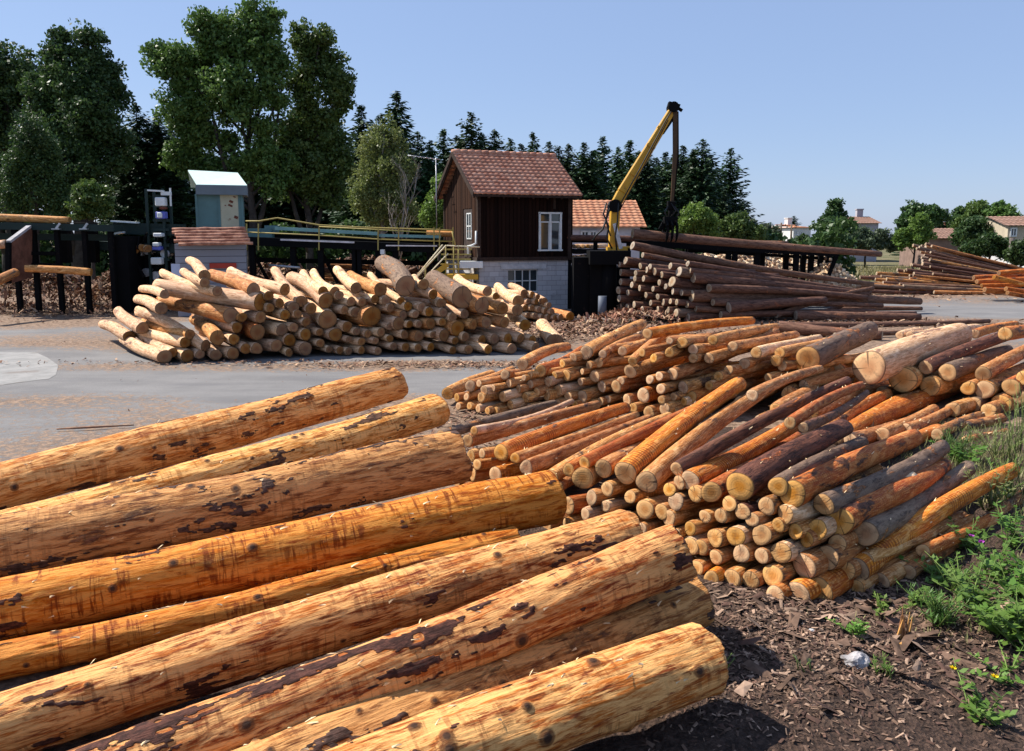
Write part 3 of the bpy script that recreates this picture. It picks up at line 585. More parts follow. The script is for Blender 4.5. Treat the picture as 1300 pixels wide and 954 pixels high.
chips('bark_heap', [S(828, 402, 1.5, 1.2, 2600, 1.1, .16), S(812, 409, 2.2, 1.0, 1200, .35, .16)], [simple('bark_chip_red', (.30, .14, .09), .9, .4), CH[1], CH[0]], 5, 'heap of reddish bark flakes at the cut ends of the brown pile')
chips('bark_heap', [(-20.5, 35, 3.5, 1.6, 3000, 1.5, .2), (-16.5, 34.5, 2.6, 1.6, 2400, 1.6, .2), (-19, 31.5, 4, 1.2, 1500, .25, .18), (-6.5, 37.2, 5, 1.3, 4200, 2.0, .22), (-11, 36.8, 3, 1.3, 1800, 1.8, .22)], [CH[0], CH[1], CH[2]], 15, 'banks of brown bark and offcuts beneath the conveyor')
chips('soil_litter', [S(1000, 800, 1.3, .7, 2400, .01, .030), S(1150, 850, 1.6, 1, 2400, .01, .035), S(1200, 760, 1.5, 1, 1600, .01, .04), S(950, 880, 1, .7, 1500, .01, .03), S(1000, 780, 1.2, .6, 300, .01, .07), S(1050, 830, 1.5, .8, 90, .015, .13), S(1180, 800, 1.2, .8, 60, .015, .12)], [simple('soil_chip', (.13, .08, .055), .95, .5), simple('soil_chip_pale', (.30, .20, .14), .9, .4), CH[2]], 8, 'small bark scraps scattered on the dark soil')

# ------------------------------------------------------------------ common paints
def paint(name, col, rough=.6, chipc=(.12, .07, .05), chip=.35, metal=0, dirt=.4):
    m = NT(name); v = m.obj(); n = m.noise(v, 5, 8, .7); n2 = m.noise(v, 1.3, 5)
    c = m.mix(m.ss(n2, .35, .7), tuple(x*(1-dirt*.5) for x in col), col); c = m.mix(m.math('MULTIPLY', m.ss(n, .62, .66), chip), c, chipc)
    m.bump(n, .25, .01); return m.done(c, rough, metal)
def paint2(*k, **w):
    m = paint(*k, **w); m.node_tree.nodes['Principled BSDF'].inputs['Specular IOR Level'].default_value = .08; return m
YEL = paint('yellow_paint', (.60, .33, .035), .5, (.16, .08, .04), .6)
YRAIL = paint('rail_yellow', (.40, .31, .09), .6, (.14, .09, .05), .6)
BLK = paint2('black_steel', (.006, .006, .0065), .85, (.035, .022, .018), .5)
DGRN = paint('dark_green_steel', (.014, .03, .027), .6, (.10, .07, .05), .5)
TEAL = paint('teal_steel', (.12, .22, .215), .55, (.20, .12, .08), .25)
PGRN = paint('pale_green_steel', (.30, .50, .44), .5, (.20, .12, .08), .3)
WHT = paint('white_paint', (.74, .76, .74), .55, (.3, .25, .2), .25)
GREY = paint('grey_sheet', (.16, .19, .21), .6, (.1, .07, .05), .3)
CREAM = paint('cream_paint', (.56, .52, .36), .6, (.20, .09, .05), .8)
BLUE = paint('blue_paint', (.12, .14, .50), .5, (.2, .2, .25), .4)
STEEL = simple('galvanised', (.40, .41, .43), .4, .2, 8, .6)
RUST = simple('rust', (.16, .055, .035), .9, .4, 10)
REDP = paint('red_board', (.42, .05, .03), .6)
GLASS = NT('window_glass'); GLASS.bsdf.inputs['Specular IOR Level'].default_value = .8; GLASS = GLASS.done((.035, .045, .05), .06)
RUBBER = simple('rubber', (.02, .02, .02), .5, .2)
CURT = simple('net_curtain', (.45, .45, .47), .9, .15, 3)

def planks(name, c1, c2, w, axis='X', rough=.9):
    m = NT(name); m.bsdf.inputs['Specular IOR Level'].default_value = .06; v = m.obj(); sp = m.n('ShaderNodeSeparateXYZ'); m.set(sp.inputs[0], v); u = sp.outputs['XYZ'.index(axis)]
    q = m.math('DIVIDE', u, w); fr = m.math('FRACT', q); fl = m.math('FLOOR', q)
    wn = m.n('ShaderNodeTexWhiteNoise'); wn.noise_dimensions = '1D'; m.set(wn.inputs['W'], fl)
    st = m.noise(m.vmath('MULTIPLY', v, (14, 14, 1.2) if axis != 'Z' else (1.2, 14, 14)), 1.5, 6, .7)
    c = m.mix(m.math('MULTIPLY_ADD', wn.outputs[0], .6, m.math('MULTIPLY', st, .45)), c1, c2)
    gap = m.ss(m.math('ABSOLUTE', m.math('SUBTRACT', fr, .5)), .45, .485); c = m.mix(m.math('MULTIPLY', gap, .9), c, tuple(x*.12 for x in c1))
    m.bump(m.math('SUBTRACT', m.math('MULTIPLY', st, .5), gap), .8, .012); return m.done(c, rough)
DWOOD = planks('weathered_boards_shaded', (.005, .003, .0028), (.022, .010, .007), .16)  # front boards: darker than the gable's, the wall's shade is in the colour
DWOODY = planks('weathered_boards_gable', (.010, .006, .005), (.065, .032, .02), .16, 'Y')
PLATE = simple('timber', (.035, .02, .014), .85, .4)
def blocks():
    m = NT('block_wall'); v = m.obj(); b = m.n('ShaderNodeTexBrick'); sp = m.n('ShaderNodeSeparateXYZ'); m.set(sp.inputs[0], v); cb = m.n('ShaderNodeCombineXYZ')
    m.set(cb.inputs[0], m.math('ADD', sp.outputs[0], sp.outputs[1])); m.set(cb.inputs[1], sp.outputs[2]); m.set(b.inputs['Vector'], cb.outputs[0])
    b.inputs['Scale'].default_value = 1; b.inputs['Brick Width'].default_value = .42; b.inputs['Row Height'].default_value = .2; b.inputs['Mortar Size'].default_value = .008
    b.inputs['Color1'].default_value = (.40, .39, .39, 1); b.inputs['Color2'].default_value = (.50, .49, .49, 1); b.inputs['Mortar'].default_value = (.24, .23, .23, 1)
    n = m.noise(v, 2, 8, .7); c = m.mix(m.math('MULTIPLY', m.ss(n, .52, .7), .55), b.outputs[0], (.22, .19, .18)); m.bump(m.math('SUBTRACT', n, b.outputs['Fac']), .5, .01); return m.done(c, .9)
BLOCK = blocks()
def tiles(name, c1, c2, mossy=.3):
    m = NT(name); v = m.obj(); n = m.noise(v, 1.5, 6, .7); cell = m.n('ShaderNodeTexWhiteNoise'); q = m.vmath('FLOOR', m.vmath('DIVIDE', v, (.24, .28, .5))); m.set(cell.inputs['Vector'], q)
    c = m.mix(cell.outputs['Value'], c1, c2); c = m.mix(m.math('MULTIPLY', m.ss(n, .5, .7), mossy), c, (.12, .085, .06)); fn = m.noise(v, 25, 3); m.bump(fn, .4, .01); return m.done(c, .75)
TILE = tiles('roof_tile', (.42, .165, .10), (.60, .31, .205), .4); TILE2 = tiles('roof_tile_orange', (.58, .23, .12), (.72, .36, .20), .2); TILE3 = tiles('roof_tile_far', (.30, .17, .12), (.36, .22, .16), .4)

def tiled_slope(mb, A, B, Ct, D, cols, rows, amp=.035, m=0):
    """interlocking tiles from eave edge A-B up to ridge edge D-C"""
    A, B, Ct, D = map(Vector, (A, B, Ct, D)); nrm = (B-A).cross(D-A).normalized(); sub = 4
    for r in range(rows):
        t0, t1 = r/rows, min(1, (r+1.12)/rows); base = len(mb.v)
        for tt, lift in ((t0, .035), (t1, .0)):
            for i in range(cols*sub+1):
                s = i/(cols*sub); P = (A*(1-s)+B*s)*(1-tt)+(D*(1-s)+Ct*s)*tt
                mb.v.append(tuple(P+nrm*(lift+amp*max(0, math.sin(2*math.pi*i/sub+.6)))))
        for i in range(cols*sub+1):
            s = i/(cols*sub); P = (A*(1-s)+B*s)*(1-t0)+(D*(1-s)+Ct*s)*t0; mb.v.append(tuple(P+nrm*(-.005+amp*.6*max(0, math.sin(2*math.pi*i/sub+.6)))))
        W = cols*sub+1
        for i in range(cols*sub):
            mb.f.append((base+i, base+i+1, base+W+i+1, base+W+i)); mb.m.append(m); mb.sm.append(True)
            mb.f.append((base+2*W+i, base+2*W+i+1, base+i+1, base+i)); mb.m.append(m); mb.sm.append(False)

# ------------------------------------------------------------------ the cabin
def cabin():
    rz = R(22); Y0 = 31.5; c0 = Vector(((608-650)/F*Y0*cP, Y0, 0)); root = empty('timber_cabin', c0, rz, 'dark timber cabin with red tiled roof on a grey block ground floor', 'cabin')
    W, D = 3.88, 4.3; zf = 2.12; ze = 4.78; zr = 6.28; I = Matrix.Rotation(-rz, 3, 'Z')
    def wp(px, py):       # front wall point -> local u, z
        d = ray(px, py); n = Vector((math.sin(rz), -math.cos(rz), 0)); cam0 = Vector((0, 0, H)); t = (c0-cam0).dot(n)/d.dot(n); q = I@(cam0+d*t-c0); return q.x, q.z
    wx0, wz0 = wp(645, 372); wx1, wz1 = wp(683, 342)
    mb = MB()             # block storey with a window opening in the front
    t = .2
    mb.box((wx0/2, t/2, zf/2), (wx0, t, zf)); mb.box(((wx1+W)/2, t/2, zf/2), (W-wx1, t, zf)); mb.box(((wx0+wx1)/2, t/2, wz0/2), (wx1-wx0, t, wz0)); mb.box(((wx0+wx1)/2, t/2, (wz1+zf)/2), (wx1-wx0, t, zf-wz1))
    mb.box((t/2, (t+D)/2, zf/2), (t, D-t, zf)); mb.box((W-t/2, (t+D)/2, zf/2), (t, D-t, zf)); mb.box((W/2, D-t/2, zf/2), (W-2*t, t, zf))
    mb.build('block_wall', BLOCK, root)
    mb = MB(); mb.box(((wx0+wx1)/2+.02, -.012, wz1+.12), (wx1-wx0+.66, .05, .2)); mb.build('lintel', simple('pale_concrete', (.46, .46, .46), .9, .15), root)
    fr = MB()
    n = 4
    for i in range(n+1): fr.box((wx0+(wx1-wx0)*i/n, .09, (wz0+wz1)/2), (.035, .05, wz1-wz0))
    for z in (wz0+.02, (wz0+wz1)/2, wz1-.02): fr.box(((wx0+wx1)/2, .085, z), (wx1-wx0, .055, .035))
    wo = fr.build('window', WHT, root); g = MB(); g.box(((wx0+wx1)/2, .12, (wz0+wz1)/2), (wx1-wx0, .01, wz1-wz0)); g.build('pane', GLASS, wo)
    # timber storey: real boards, front
    ux0, uz0 = wp(684, 318); ux1, uz1 = wp(711, 271)
    rg = random.Random(4); mb = MB(); x = -.06; bw = .165
    while x < W+.04:
        w = bw; xc = x+w/2; off = rg.uniform(0, .014)
        segs = [(zf-.05+rg.uniform(-.03, .02), ze)]
        if xc > ux0-.02 and xc < ux1+.02: segs = [(zf-.05, uz0), (uz1, ze)]
        for a, b in segs: mb.box((xc, -.03-off, (a+b)/2), (w-.012, .03, b-a))
        x += bw
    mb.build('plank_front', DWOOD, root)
    mb = MB(); y = -.0
    while y < D+.04:
        w = bw; yc = y+w/2; off = rg.uniform(0, .014); top = ze+(zr-ze)*(1-abs(yc-D/2)/(D/2))-.12
        zb = zf-.05+rg.uniform(-.03, .02)
        if yc < .6 or yc > 1.75: mb.box((-.03-off, yc, (zb+top)/2), (.03, w-.012, top-zb))
        else: mb.box((-.03-off, yc, (4.1+top)/2), (.03, w-.012, top-4.1))
        y += bw
    mb.box((W+.03, D/2, (zf+ze)/2), (.03, D, ze-zf)); mb.box((W/2, D+.02, (zf+ze)/2), (W, .03, ze-zf)); mb.poly([(W+.03, 0, ze), (W+.03, D, ze), (W+.03, D/2, zr-.1)])
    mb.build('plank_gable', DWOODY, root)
    mb = MB()             # inner core keeps daylight out
    mb.box((.24, D/2, (zf+ze)/2), (.02, D-.2, ze-zf)); mb.box((W/2, D/2, zf+.03), (W-.1, D-.1, .05)); mb.box((W/2, D*.62, (zf+ze)/2), (W-.1, .03, ze-zf)); mb.build('inner_wall', simple('inside', (.12, .10, .09), .9), root)
    mb = MB()
    for x, y in ((-.02, -.05), (W+.02, -.05), (-.02, D+.02)): mb.box((x, y, (zf+ze)/2), (.14, .12, ze-zf+.06))
    mb.box((W/2, -.065, zf-.02), (W+.24, .07, .14)); mb.box((-.065, D/2, zf-.02), (.07, D+.2, .14)); mb.box((W*.83, -.06, ze-.35), (.1, .05, .7))
    mb.build('corner_post', PLATE, root)
    # upper window: casement with transom
    mb = MB(); cx, cz = (ux0+ux1)/2, (uz0+uz1)/2; w, h = ux1-ux0, uz1-uz0
    for s in (-1, 1): mb.box((cx+s*w/2, -.07, cz), (.075, .07, h+.08))
    mb.box((cx, -.07, uz0), (w+.16, .11, .06)); mb.box((cx, -.07, uz1), (w+.1, .07, .07)); mb.box((cx, -.065, cz), (.085, .06, h)); mb.box((cx, -.06, cz+h*.26), (w, .045, .05))
    for s in (-1, 1):
        for e in (-1, 1): mb.box((cx+s*w*.25+e*w*.19, -.05, cz-.12*h), (.035, .03, h*.74))
    wo = mb.build('window', WHT, root)
    g = MB(); g.box((cx, -.03, cz), (w, .012, h)); g.build('pane', GLASS, wo)
    g = MB()
    for s in (-1, 1):
        for i in range(7):
            xx = cx+s*(w*.06+i*w*.06); g.box((xx, .03+.012*(i % 2), cz+.0), (w*.058, .01, h*.98))
    # side door and small window in the gable wall
    dd = MB(); dd.box((-.02, 1.17, 3.1), (.04, 1.1, 1.95)); do = dd.build('door', simple('dark_door', (.05, .035, .03), .7, .4), root)
    g = MB(); g.box((-.05, 1.0, 3.4), (.02, .55, 1.0)); g.build('pane', GLASS, do); g = MB()
    for yy in (.72, 1.0, 1.28): g.box((-.06, yy, 3.4), (.03, .045, 1.05))
    for zz in (2.9, 3.4, 3.9): g.box((-.06, 1.0, zz), (.03, .6, .045))
    g.build('door_frame', WHT, do)
    # rafters and roof
    ov, og = .42, .38; k = (zr-ze)/(D/2); mb = MB(); i = -og+.05
    while i < W+og:
        mb.bar((i, -ov, ze-k*ov+.02), (i, D/2, zr-.02), .08, .12); mb.bar((i, D+ov, ze-k*ov+.02), (i, D/2, zr-.02), .08, .12); i += .62
    mb.build('rafter', PLATE, root)
    mb = MB(); e0 = ze-k*ov+.12; x0, x1 = -og, W+og
    tiled_slope(mb, (x0, -ov-.06, e0), (x1, -ov-.06, e0), (x1, D/2, zr+.13), (x0, D/2, zr+.13), 20, 12)
    tiled_slope(mb, (x1, D+ov+.06, e0), (x0, D+ov+.06, e0), (x0, D/2, zr+.13), (x1, D/2, zr+.13), 20, 12)
    ro = mb.build('roof', TILE, root)
    mb = MB()
    for i in range(15): xx = x0+(x1-x0)*(i+.5)/15; mb.tube([(xx-.17, D/2, zr+.14), (xx+.17, D/2, zr+.16)], [.1, .115], 10)
    mb.build('ridge_tile', TILE, ro)
    mb = MB()
    for xx in (x0-.01, x1+.01):
        mb.bar((xx, -ov-.05, e0-.02), (xx, D/2, zr+.08), .03, .17); mb.bar((xx, D+ov+.05, e0-.02), (xx, D/2, zr+.08), .03, .17)
    mb.box(((x0+x1)/2, -ov-.03, e0-.05), (x1-x0, .025, .1)); mb.build('bargeboard', PLATE, ro)
    mb = MB(); mb.tube([(-.12, -.02, 3.2), (-.12, .0, 2.72), (-.3, .06, 2.62), (-.42, .1, 2.62), (-.42, .1, 2.3)], .045, 8); mb.build('vent_pipe', WHT, root)
    mb = MB(); zz = zr+.1; mb.tube([(-.45, D*.98, 3.2), (-.45, D*.98, 6.35)], .025, 6); mb.tube([(-1.7, D*.98, 6.42), (-.3, D*.98, 6.3)], .02, 6)
    for i in range(6): mb.tube([(-1.6+i*.22, D*.98-.22, 6.4-.02*i), (-1.6+i*.22, D*.98+.22, 6.4-.02*i)], .012, 5)
    a = mb.build('aerial', STEEL); a.matrix_world = root.matrix_basis.copy() if False else Matrix.Translation(c0)@Matrix.Rotation(rz, 4, 'Z')
    tag(a, 'thin metal television aerial on a mast beside the cabin gable', 'aerial')
cabin()

# yellow steps and landing, left of the cabin
def steps():
    Y = 31.2; root = empty('yellow_stairs', gr(560, 400), 0, 'yellow steel stairs with white handrails up to the cabin side door', 'stairs'); o = root.location.copy()
    L = lambda px, py, dy=0: at(px, py, Y+dy)-o
    mb = MB(); a, b = L(560, 352), L(607, 352); mb.box(((a.x+b.x)/2, a.y+.5, a.z), (b.x-a.x, 1.0, .2)); mb.build('landing', YEL, root)
    mb = MB(); a = L(590, 338); mb.box((a.x+.25, a.y+.5, a.z+.05), (.9, .9, .26)); mb.build('upper_step', WHT, root)
    mb = MB()
    for i in range(6): p = L(566, 348-i*6.2, .5+i*.1); mb = MB(); mb.box((p.x+.35+i*.02, p.y, p.z), (1.2, .26, .05)); mb.build('tread', YRAIL, root)
    mb = MB()
    for dy in (0, .8): mb.bar(L(512, 378, dy), L(568, 350-14, dy), .05, .2)
    for i in range(5): p = L(515+i*11, 375-i*8, .4); mb.box(p, (.3, .8, .04))
    mb.build('stringer', YEL, root)
    mb = MB()
    for dy in (0, .8): mb.tube([L(526, 356, dy), L(566, 312, dy), L(609, 314, dy)], .028, 8); mb.tube([L(532, 361, dy), L(569, 322, dy)], .024, 8)
    mb.tube([L(527, 353, .8), L(562, 311, .8)], .03, 8); mb.build('handrail', simple('worn_rail', (.70, .60, .40), .5, .2), root)
    mb = MB()
    for x, y0, y1 in ((582, 312, 350), (576, 312, 350), (566, 311, 350), (540, 338, 362)): mb.tube([L(x, y0), L(x, y1)], .025, 8)
    mb.tube([L(574, 294), L(578, 312)], .028, 8)
    mb.build('rail_post', YRAIL, root)
    mb = MB()
    for x in (565, 603): a = L(x, 354, .1); mb.box((a.x, a.y, (a.z-.1)/2), (.1, .1, a.z-.1)); mb.box((a.x, a.y+.8, (a.z-.1)/2), (.1, .1, a.z-.1))
    mb.build('leg', BLK, root)
steps()

# the long conveyor walkway
def walkway():
    Y = 33.5; o = Vector((at(440, 310, Y).x, Y, 0)); root = empty('conveyor_walkway', o, 0, 'long raised conveyor walkway with yellow railings and pale green beam', 'conveyor')
    L = lambda px, py, dy=0: at(px, py, Y+dy)-o
    mb = MB(); a, b = L(312, 306), L(562, 316); mb.bar(a, b, 1.2, .34); mb.bar(a+Vector((0, 1.6, .2)), b+Vector((0, 1.6, .2)), .8, .3); mb.build('deck', BLK, root)
    mb = MB(); mb.bar(L(350, 290, .6), L(480, 297, .6), .3, .14); mb.bar(L(480, 299, .9), L(560, 301, .9), .3, .12); mb.build('green_beam', PGRN, root)
    mb = MB(); mb.bar(L(338, 291, 1.1), L(352, 291, 1.1), .5, .3); mb.box(L(330, 297, 1.1), (1.2, .6, .45)); mb.build('drive_housing', TEAL, root)
    mb = MB(); mb.bar(L(356, 304.5, -.65), L(450, 308, -.65), .04, .07); mb.bar(L(490, 312, -.65), L(555, 312.5, -.65), .04, .05); mb.build('edge_strip', simple('pale_metal', (.6, .55, .55), .4, .2, 5, .3), root)
    mb = MB(); mb.tube([L(312, 281, -.6), L(329, 281, -.6), L(352, 277, -.6), L(405, 286, -.6), L(460, 289, -.6), L(560, 292, -.6), L(575, 293, -.6)], .03, 8)
    mb.tube([L(312, 295, -.6), L(405, 299, -.6), L(480, 304, -.6), L(575, 307, -.6)], .026, 8)
    mb.tube([L(405, 288, 1.2), L(575, 297, 1.2)], .025, 8); mb.build('handrail', YRAIL, root)
    mb = MB()
    for x in (313, 328, 405, 480, 506, 551, 558, 575): mb = MB(); mb.bar(L(x, 284 if x < 400 else 289, -.6), L(x, 318, -.6), .05, .05); mb.build('rail_post', YRAIL, root)
    mb = MB()
    for x in (320, 372, 407, 450, 455, 480, 502, 545):
        for dy in (-.4, 1.8):
            p = L(x, 312, dy); mb = MB(); mb.box((p.x, p.y, p.z/2), (.22, .22, p.z)); mb.build('leg', BLK, root)
    for x in (320, 407, 480): mb = MB(); mb.bar(L(x, 318, .2), L(x+22, 360, .2), .12, .12); mb.build('diagonal_brace', BLK, root)
    mb = MB(); mb.bar(L(318, 330, 1.2), L(560, 335, 1.2), .12, .2); mb.build('cross_beam', BLK, root)
    o1 = log_obj(at(542, 296.5, Y+1), at(585, 297.5, Y+1), .13, .12, 't', nseg=8, nrad=12); tag(o1, 'short log on the walkway next to the cabin gable', 'log', 'logs on the conveyors')
    mb = MB(); a = L(486, 320, -.7); mb.box(a, (.16, .3, .18)); mb.tube([L(484, 326, -.7), L(486, 317, -.7), L(489, 326, -.7)], .03, 6); mb.build('lamp_bracket', WHT, root)
    mb = MB(); mb.tube([at(342, 337, 33), at(381, 340, 33)], .055, 10); q = mb.build('metal_pipe', STEEL); tag(q, 'shiny metal pipe running under the walkway above the pale pile', 'pipe')
    for i, (x0, y0, x1, y1) in enumerate(((395, 341, 452, 345), (408, 349, 470, 350), (420, 337, 470, 339), (500, 352, 530, 340), (395, 354, 480, 356))):
        p = at(x0, y0, 35+.2*i); q = at(x1, y1, 35.4); tag(log_obj(p, q, .11, .09, 'ctmct'[i], 'c', nseg=8, nrad=10), 'dark log under the walkway, %s from the top' % ordn(i+1), 'log', 'logs lying under the walkway')
walkway()

# kiosk on the conveyor
def kiosk():
    Y = 34; o = Vector((at(279, 300, Y).x, Y, 0)); root = empty('control_kiosk', o, R(17), 'teal and cream control kiosk with bright white flat roof', 'kiosk')
    L = lambda px, py, dy=0: at(px, py, Y+dy)-o
    def panel(name, x0, y0, x1, y1, mat, dy=0, th=.06):
        a, b = L(x0, y1, dy), L(x1, y0, dy); mb = MB(); mb.box(((a.x+b.x)/2, a.y, (a.z+b.z)/2), (b.x-a.x, th, b.z-a.z)); return mb.build(name, mat, root)
    panel('teal_panel', 254, 246, 279, 300, TEAL); d = panel('door', 280.5, 247, 303, 300, CREAM, -.02)
    mb = MB()
    for x, y, w, h in ((292, 256, .16, .1), (291, 261, .18, .08), (298, 276, .16, .12), (285, 261, .05, .05), (296, 250, .1, .05)): p = L(x, y, -.058); mb.box(p, (w, .008, h), mat=Matrix.Rotation(.4, 3, 'Y'))
    mb.build('rust_patch', RUST, d)
    mb = MB()
    for x in (253, 279.8, 304, 307): a, b = L(x, 300, -.03), L(x, 247, -.03); mb.box((a.x, a.y, (a.z+b.z)/2), (.09, .1, b.z-a.z))
    mb.build('corner_post', TEAL, root)
    a, b = L(254, 300), L(306, 246); mb = MB(); mb.box((a.x+.02, .95, (a.z+b.z)/2), (.06, 1.8, b.z-a.z)); mb.box((b.x-.02, .95, (a.z+b.z)/2), (.06, 1.8, b.z-a.z)); mb.box(((a.x+b.x)/2, 1.85, (a.z+b.z)/2), (b.x-a.x, .06, b.z-a.z)); mb.build('side_wall', TEAL, root)
    a, b = L(248.5, 247.5, -.22), L(309.5, 235.5, -.22); mb = MB(); cx = (a.x+b.x)/2; mb.box((cx, .75, (a.z+b.z)/2), (b.x-a.x, 2.1, b.z-a.z)); mb.build('fascia_band', GREY, root)
    # sloping white roof
    p = [L(249, 234.8, -.25), L(309.5, 234.8, -.25), L(308.5, 219, .9), L(249.5, 217, .9)]; mb = MB(); n = Vector((0, 0, -.05)); mb.poly(p); mb.poly([q+n for q in p][::-1])
    for i in range(4): mb.poly([p[i], p[i]+n, p[(i+1) % 4]+n, p[(i+1) % 4]])
    e0, e1 = L(249.5, 217, .9), L(308.5, 219, .9); mb.poly([e0+n, e1+n, Vector((e1.x, 1.8, b.z)), Vector((e0.x, 1.8, b.z))]); mb.build('roof', simple('white_roof', (.62, .78, .70), .5, .04), root)
    mb = MB()
    for x in (256, 302):
        for y in (.1, 1.7): q = L(x, 299); mb = MB(); mb.box((q.x, y, q.z/2), (.14, .14, q.z)); mb.build('leg', BLK, root)
kiosk()

# low hut roofed with reddish slabs
def hut():
    Y = 30; o = Vector((at(266, 330, Y).x, Y, 0)); root = empty('low_hut', o, R(17), 'low grey hut under a roof of layered reddish slabs with a red board', 'hut')
    L = lambda px, py, dy=0: at(px, py, Y+dy)-o
    a, b = L(229, 392), L(309, 310); mb = MB(); mb.box(((a.x+b.x)/2, .9, (b.z)/2), (b.x-a.x, 1.8, b.z)); mb.build('wall', planks('grey_boards', (.19, .19, .215), (.30, .30, .33), .25, 'Z'), root)
    rg = random.Random(2); mb = MB()
    for i in range(6):
        x0, x1 = 221+rg.uniform(-3, 5), 313+rg.uniform(-2, 2); y = 309-i*3.7; p, q = L(x0, y+1, -.35+i*.12), L(x1, y, -.35+i*.12); pts = [p.lerp(q, t/9)+Vector((0, 0, rg.uniform(-.012, .012))) for t in range(10)]
        mb.tube(pts, [rg.uniform(.055, .075) for _ in pts], 10)
        if i % 2: mb.bar(p+Vector((0, .1, .05)), q+Vector((0, .1, .05)), .2, .02, 1)
    mb.build('roof_slab', [simple('red_slab', (.36, .13, .08), .8, .35, 4, 0, (.55, .28, .18)), simple('pale_slab', (.62, .48, .38), .8, .3)], root)
    mb = MB(); a, b = L(266, 341, -.02), L(298, 334.5, -.02); mb.box(((a.x+b.x)/2, a.y-.02, (a.z+b.z)/2), (b.x-a.x, .04, b.z-a.z)); mb.build('red_board', REDP, root)
    mb = MB(); a = L(224, 340, -.2); mb.box((a.x, a.y, a.z-.2), (.3, .04, .7)); mb.build('small_panel', paint('pale_blue', (.5, .55, .7)), root)
hut()

# debarking tower of blue and white housings
def tower():
    Y = 32; o = Vector((at(204, 330, Y).x, Y, 0)); root = empty('debarking_machine', o, 0, 'tall narrow dark machine with white and blue housings beside the kiosk', 'machine')
    L = lambda px, py, dy=0: at(px, py, Y+dy)-o
    mb = MB()
    for x in (194.5, 215): a, b = L(x, 400), L(x, 240); mb.box((a.x, 0, b.z/2), (.09, .09, b.z)); mb.box((a.x, .7, b.z/2), (.09, .09, b.z))
    for y in (249, 280, 262, 292, 312, 330): a, b = L(194.5, y), L(215, y); mb.bar(a, b, .08, .1)
    mb.build('frame', DGRN, root)
    mb = MB(); p = L(198, 243, -.1); mb.bar(L(189, 242, -.1), L(207, 243, -.1), .3, .06); mb.build('cap_plate', WHT, root)
    mb = MB(); mb.bar(L(216, 239, -.1), L(217, 262, -.1), .05, .06); mb.box(L(211, 246, -.1), (.35, .2, .14)); mb.build('side_rail', WHT, root)
    for x0, y0, x1, y1, c in ((199.5, 251, 211, 262, WHT), (199.5, 269, 211, 278, BLUE), (202, 270, 208, 277, WHT), (197, 296, 208, 301, WHT), (196, 308, 204, 313, WHT), (195, 313, 206, 318, BLUE), (194, 327, 207, 336, WHT), (204, 262.5, 211, 266, RUST)):
        a, b = L(x0, y1, -.12), L(x1, y0, -.12); mb = MB(); mb.box(((a.x+b.x)/2, a.y+(.0 if c != WHT else -.05), (a.z+b.z)/2), (b.x-a.x, .3, b.z-a.z)); mb.build('housing', c, root, .03)
    # infeed bridge
    a, b = L(142, 290), L(222, 292); mb = MB(); mb.bar(a+Vector((0, .6, 0)), b+Vector((0, .6, 0)), 1.0, .45); mb.bar(L(128, 312, .4), L(235, 316, .4), .5, .35); mb.build('bridge', DGRN, root)
    mb = MB(); mb.bar(L(143, 281, 0), L(175, 283, 0), .35, .06); mb.bar(L(142, 298, -.2), L(157, 295, -.2), .3, .07); mb.build('pale_plate', simple('pale_steel', (.6, .64, .64), .4, .15), root)
    mb = MB()
    rg = random.Random(9)
    for i in range(16): p = L(rg.uniform(165, 222), rg.uniform(300, 350), rg.uniform(-.2, .6)); q = p+Vector((rg.uniform(-.5, .5), rg.uniform(-.3, .3), rg.uniform(-.6, .6))); mb.bar(p, q, .06, .06)
    for x in (170, 185, 222): a = L(x, 300, .3); mb.box((a.x, a.y, a.z/2), (.14, .14, a.z))
    mb.bar(L(170, 331, -.3), L(183, 352, -.3), .05, .12); mb.build('linkage', BLK, root)
    mb = MB()
    for x, y in ((178, 322), (190, 318), (212, 322), (188, 346), (200, 350)): p = L(x, y, .3); mb.tube([p-Vector((0, .25, 0)), p+Vector((0, .25, 0))], .17, 14)
    mb.build('roller', STEEL, root)
    for i, (x, y) in enumerate(((172, 317), (181, 315), (188, 316))):
        tag(log_obj(at(x, y, Y-.3), at(x-18, y-2, Y+2.2), .16, .15, 'p', 'a', nseg=8, nrad=12), 'pale log end poking from the debarking machine, %s of three' % ordn(i+1), 'log', 'logs on the conveyors')
    mb = MB(); a, b = L(143, 300, -1), L(166, 378, -1); mb.box(((a.x+b.x)/2, -.2, a.z/2), (b.x-a.x, 1.6, a.z)); w = mb.build('hopper_wall', BLK, root)
    mb = MB(); a, b = L(166, 330, -.6), L(224, 385, -.6); mb.box(((a.x+b.x)/2, .8, (a.z)/2), (b.x-a.x, .2, a.z)); mb.build('skirt_plate', BLK, root)
tower()

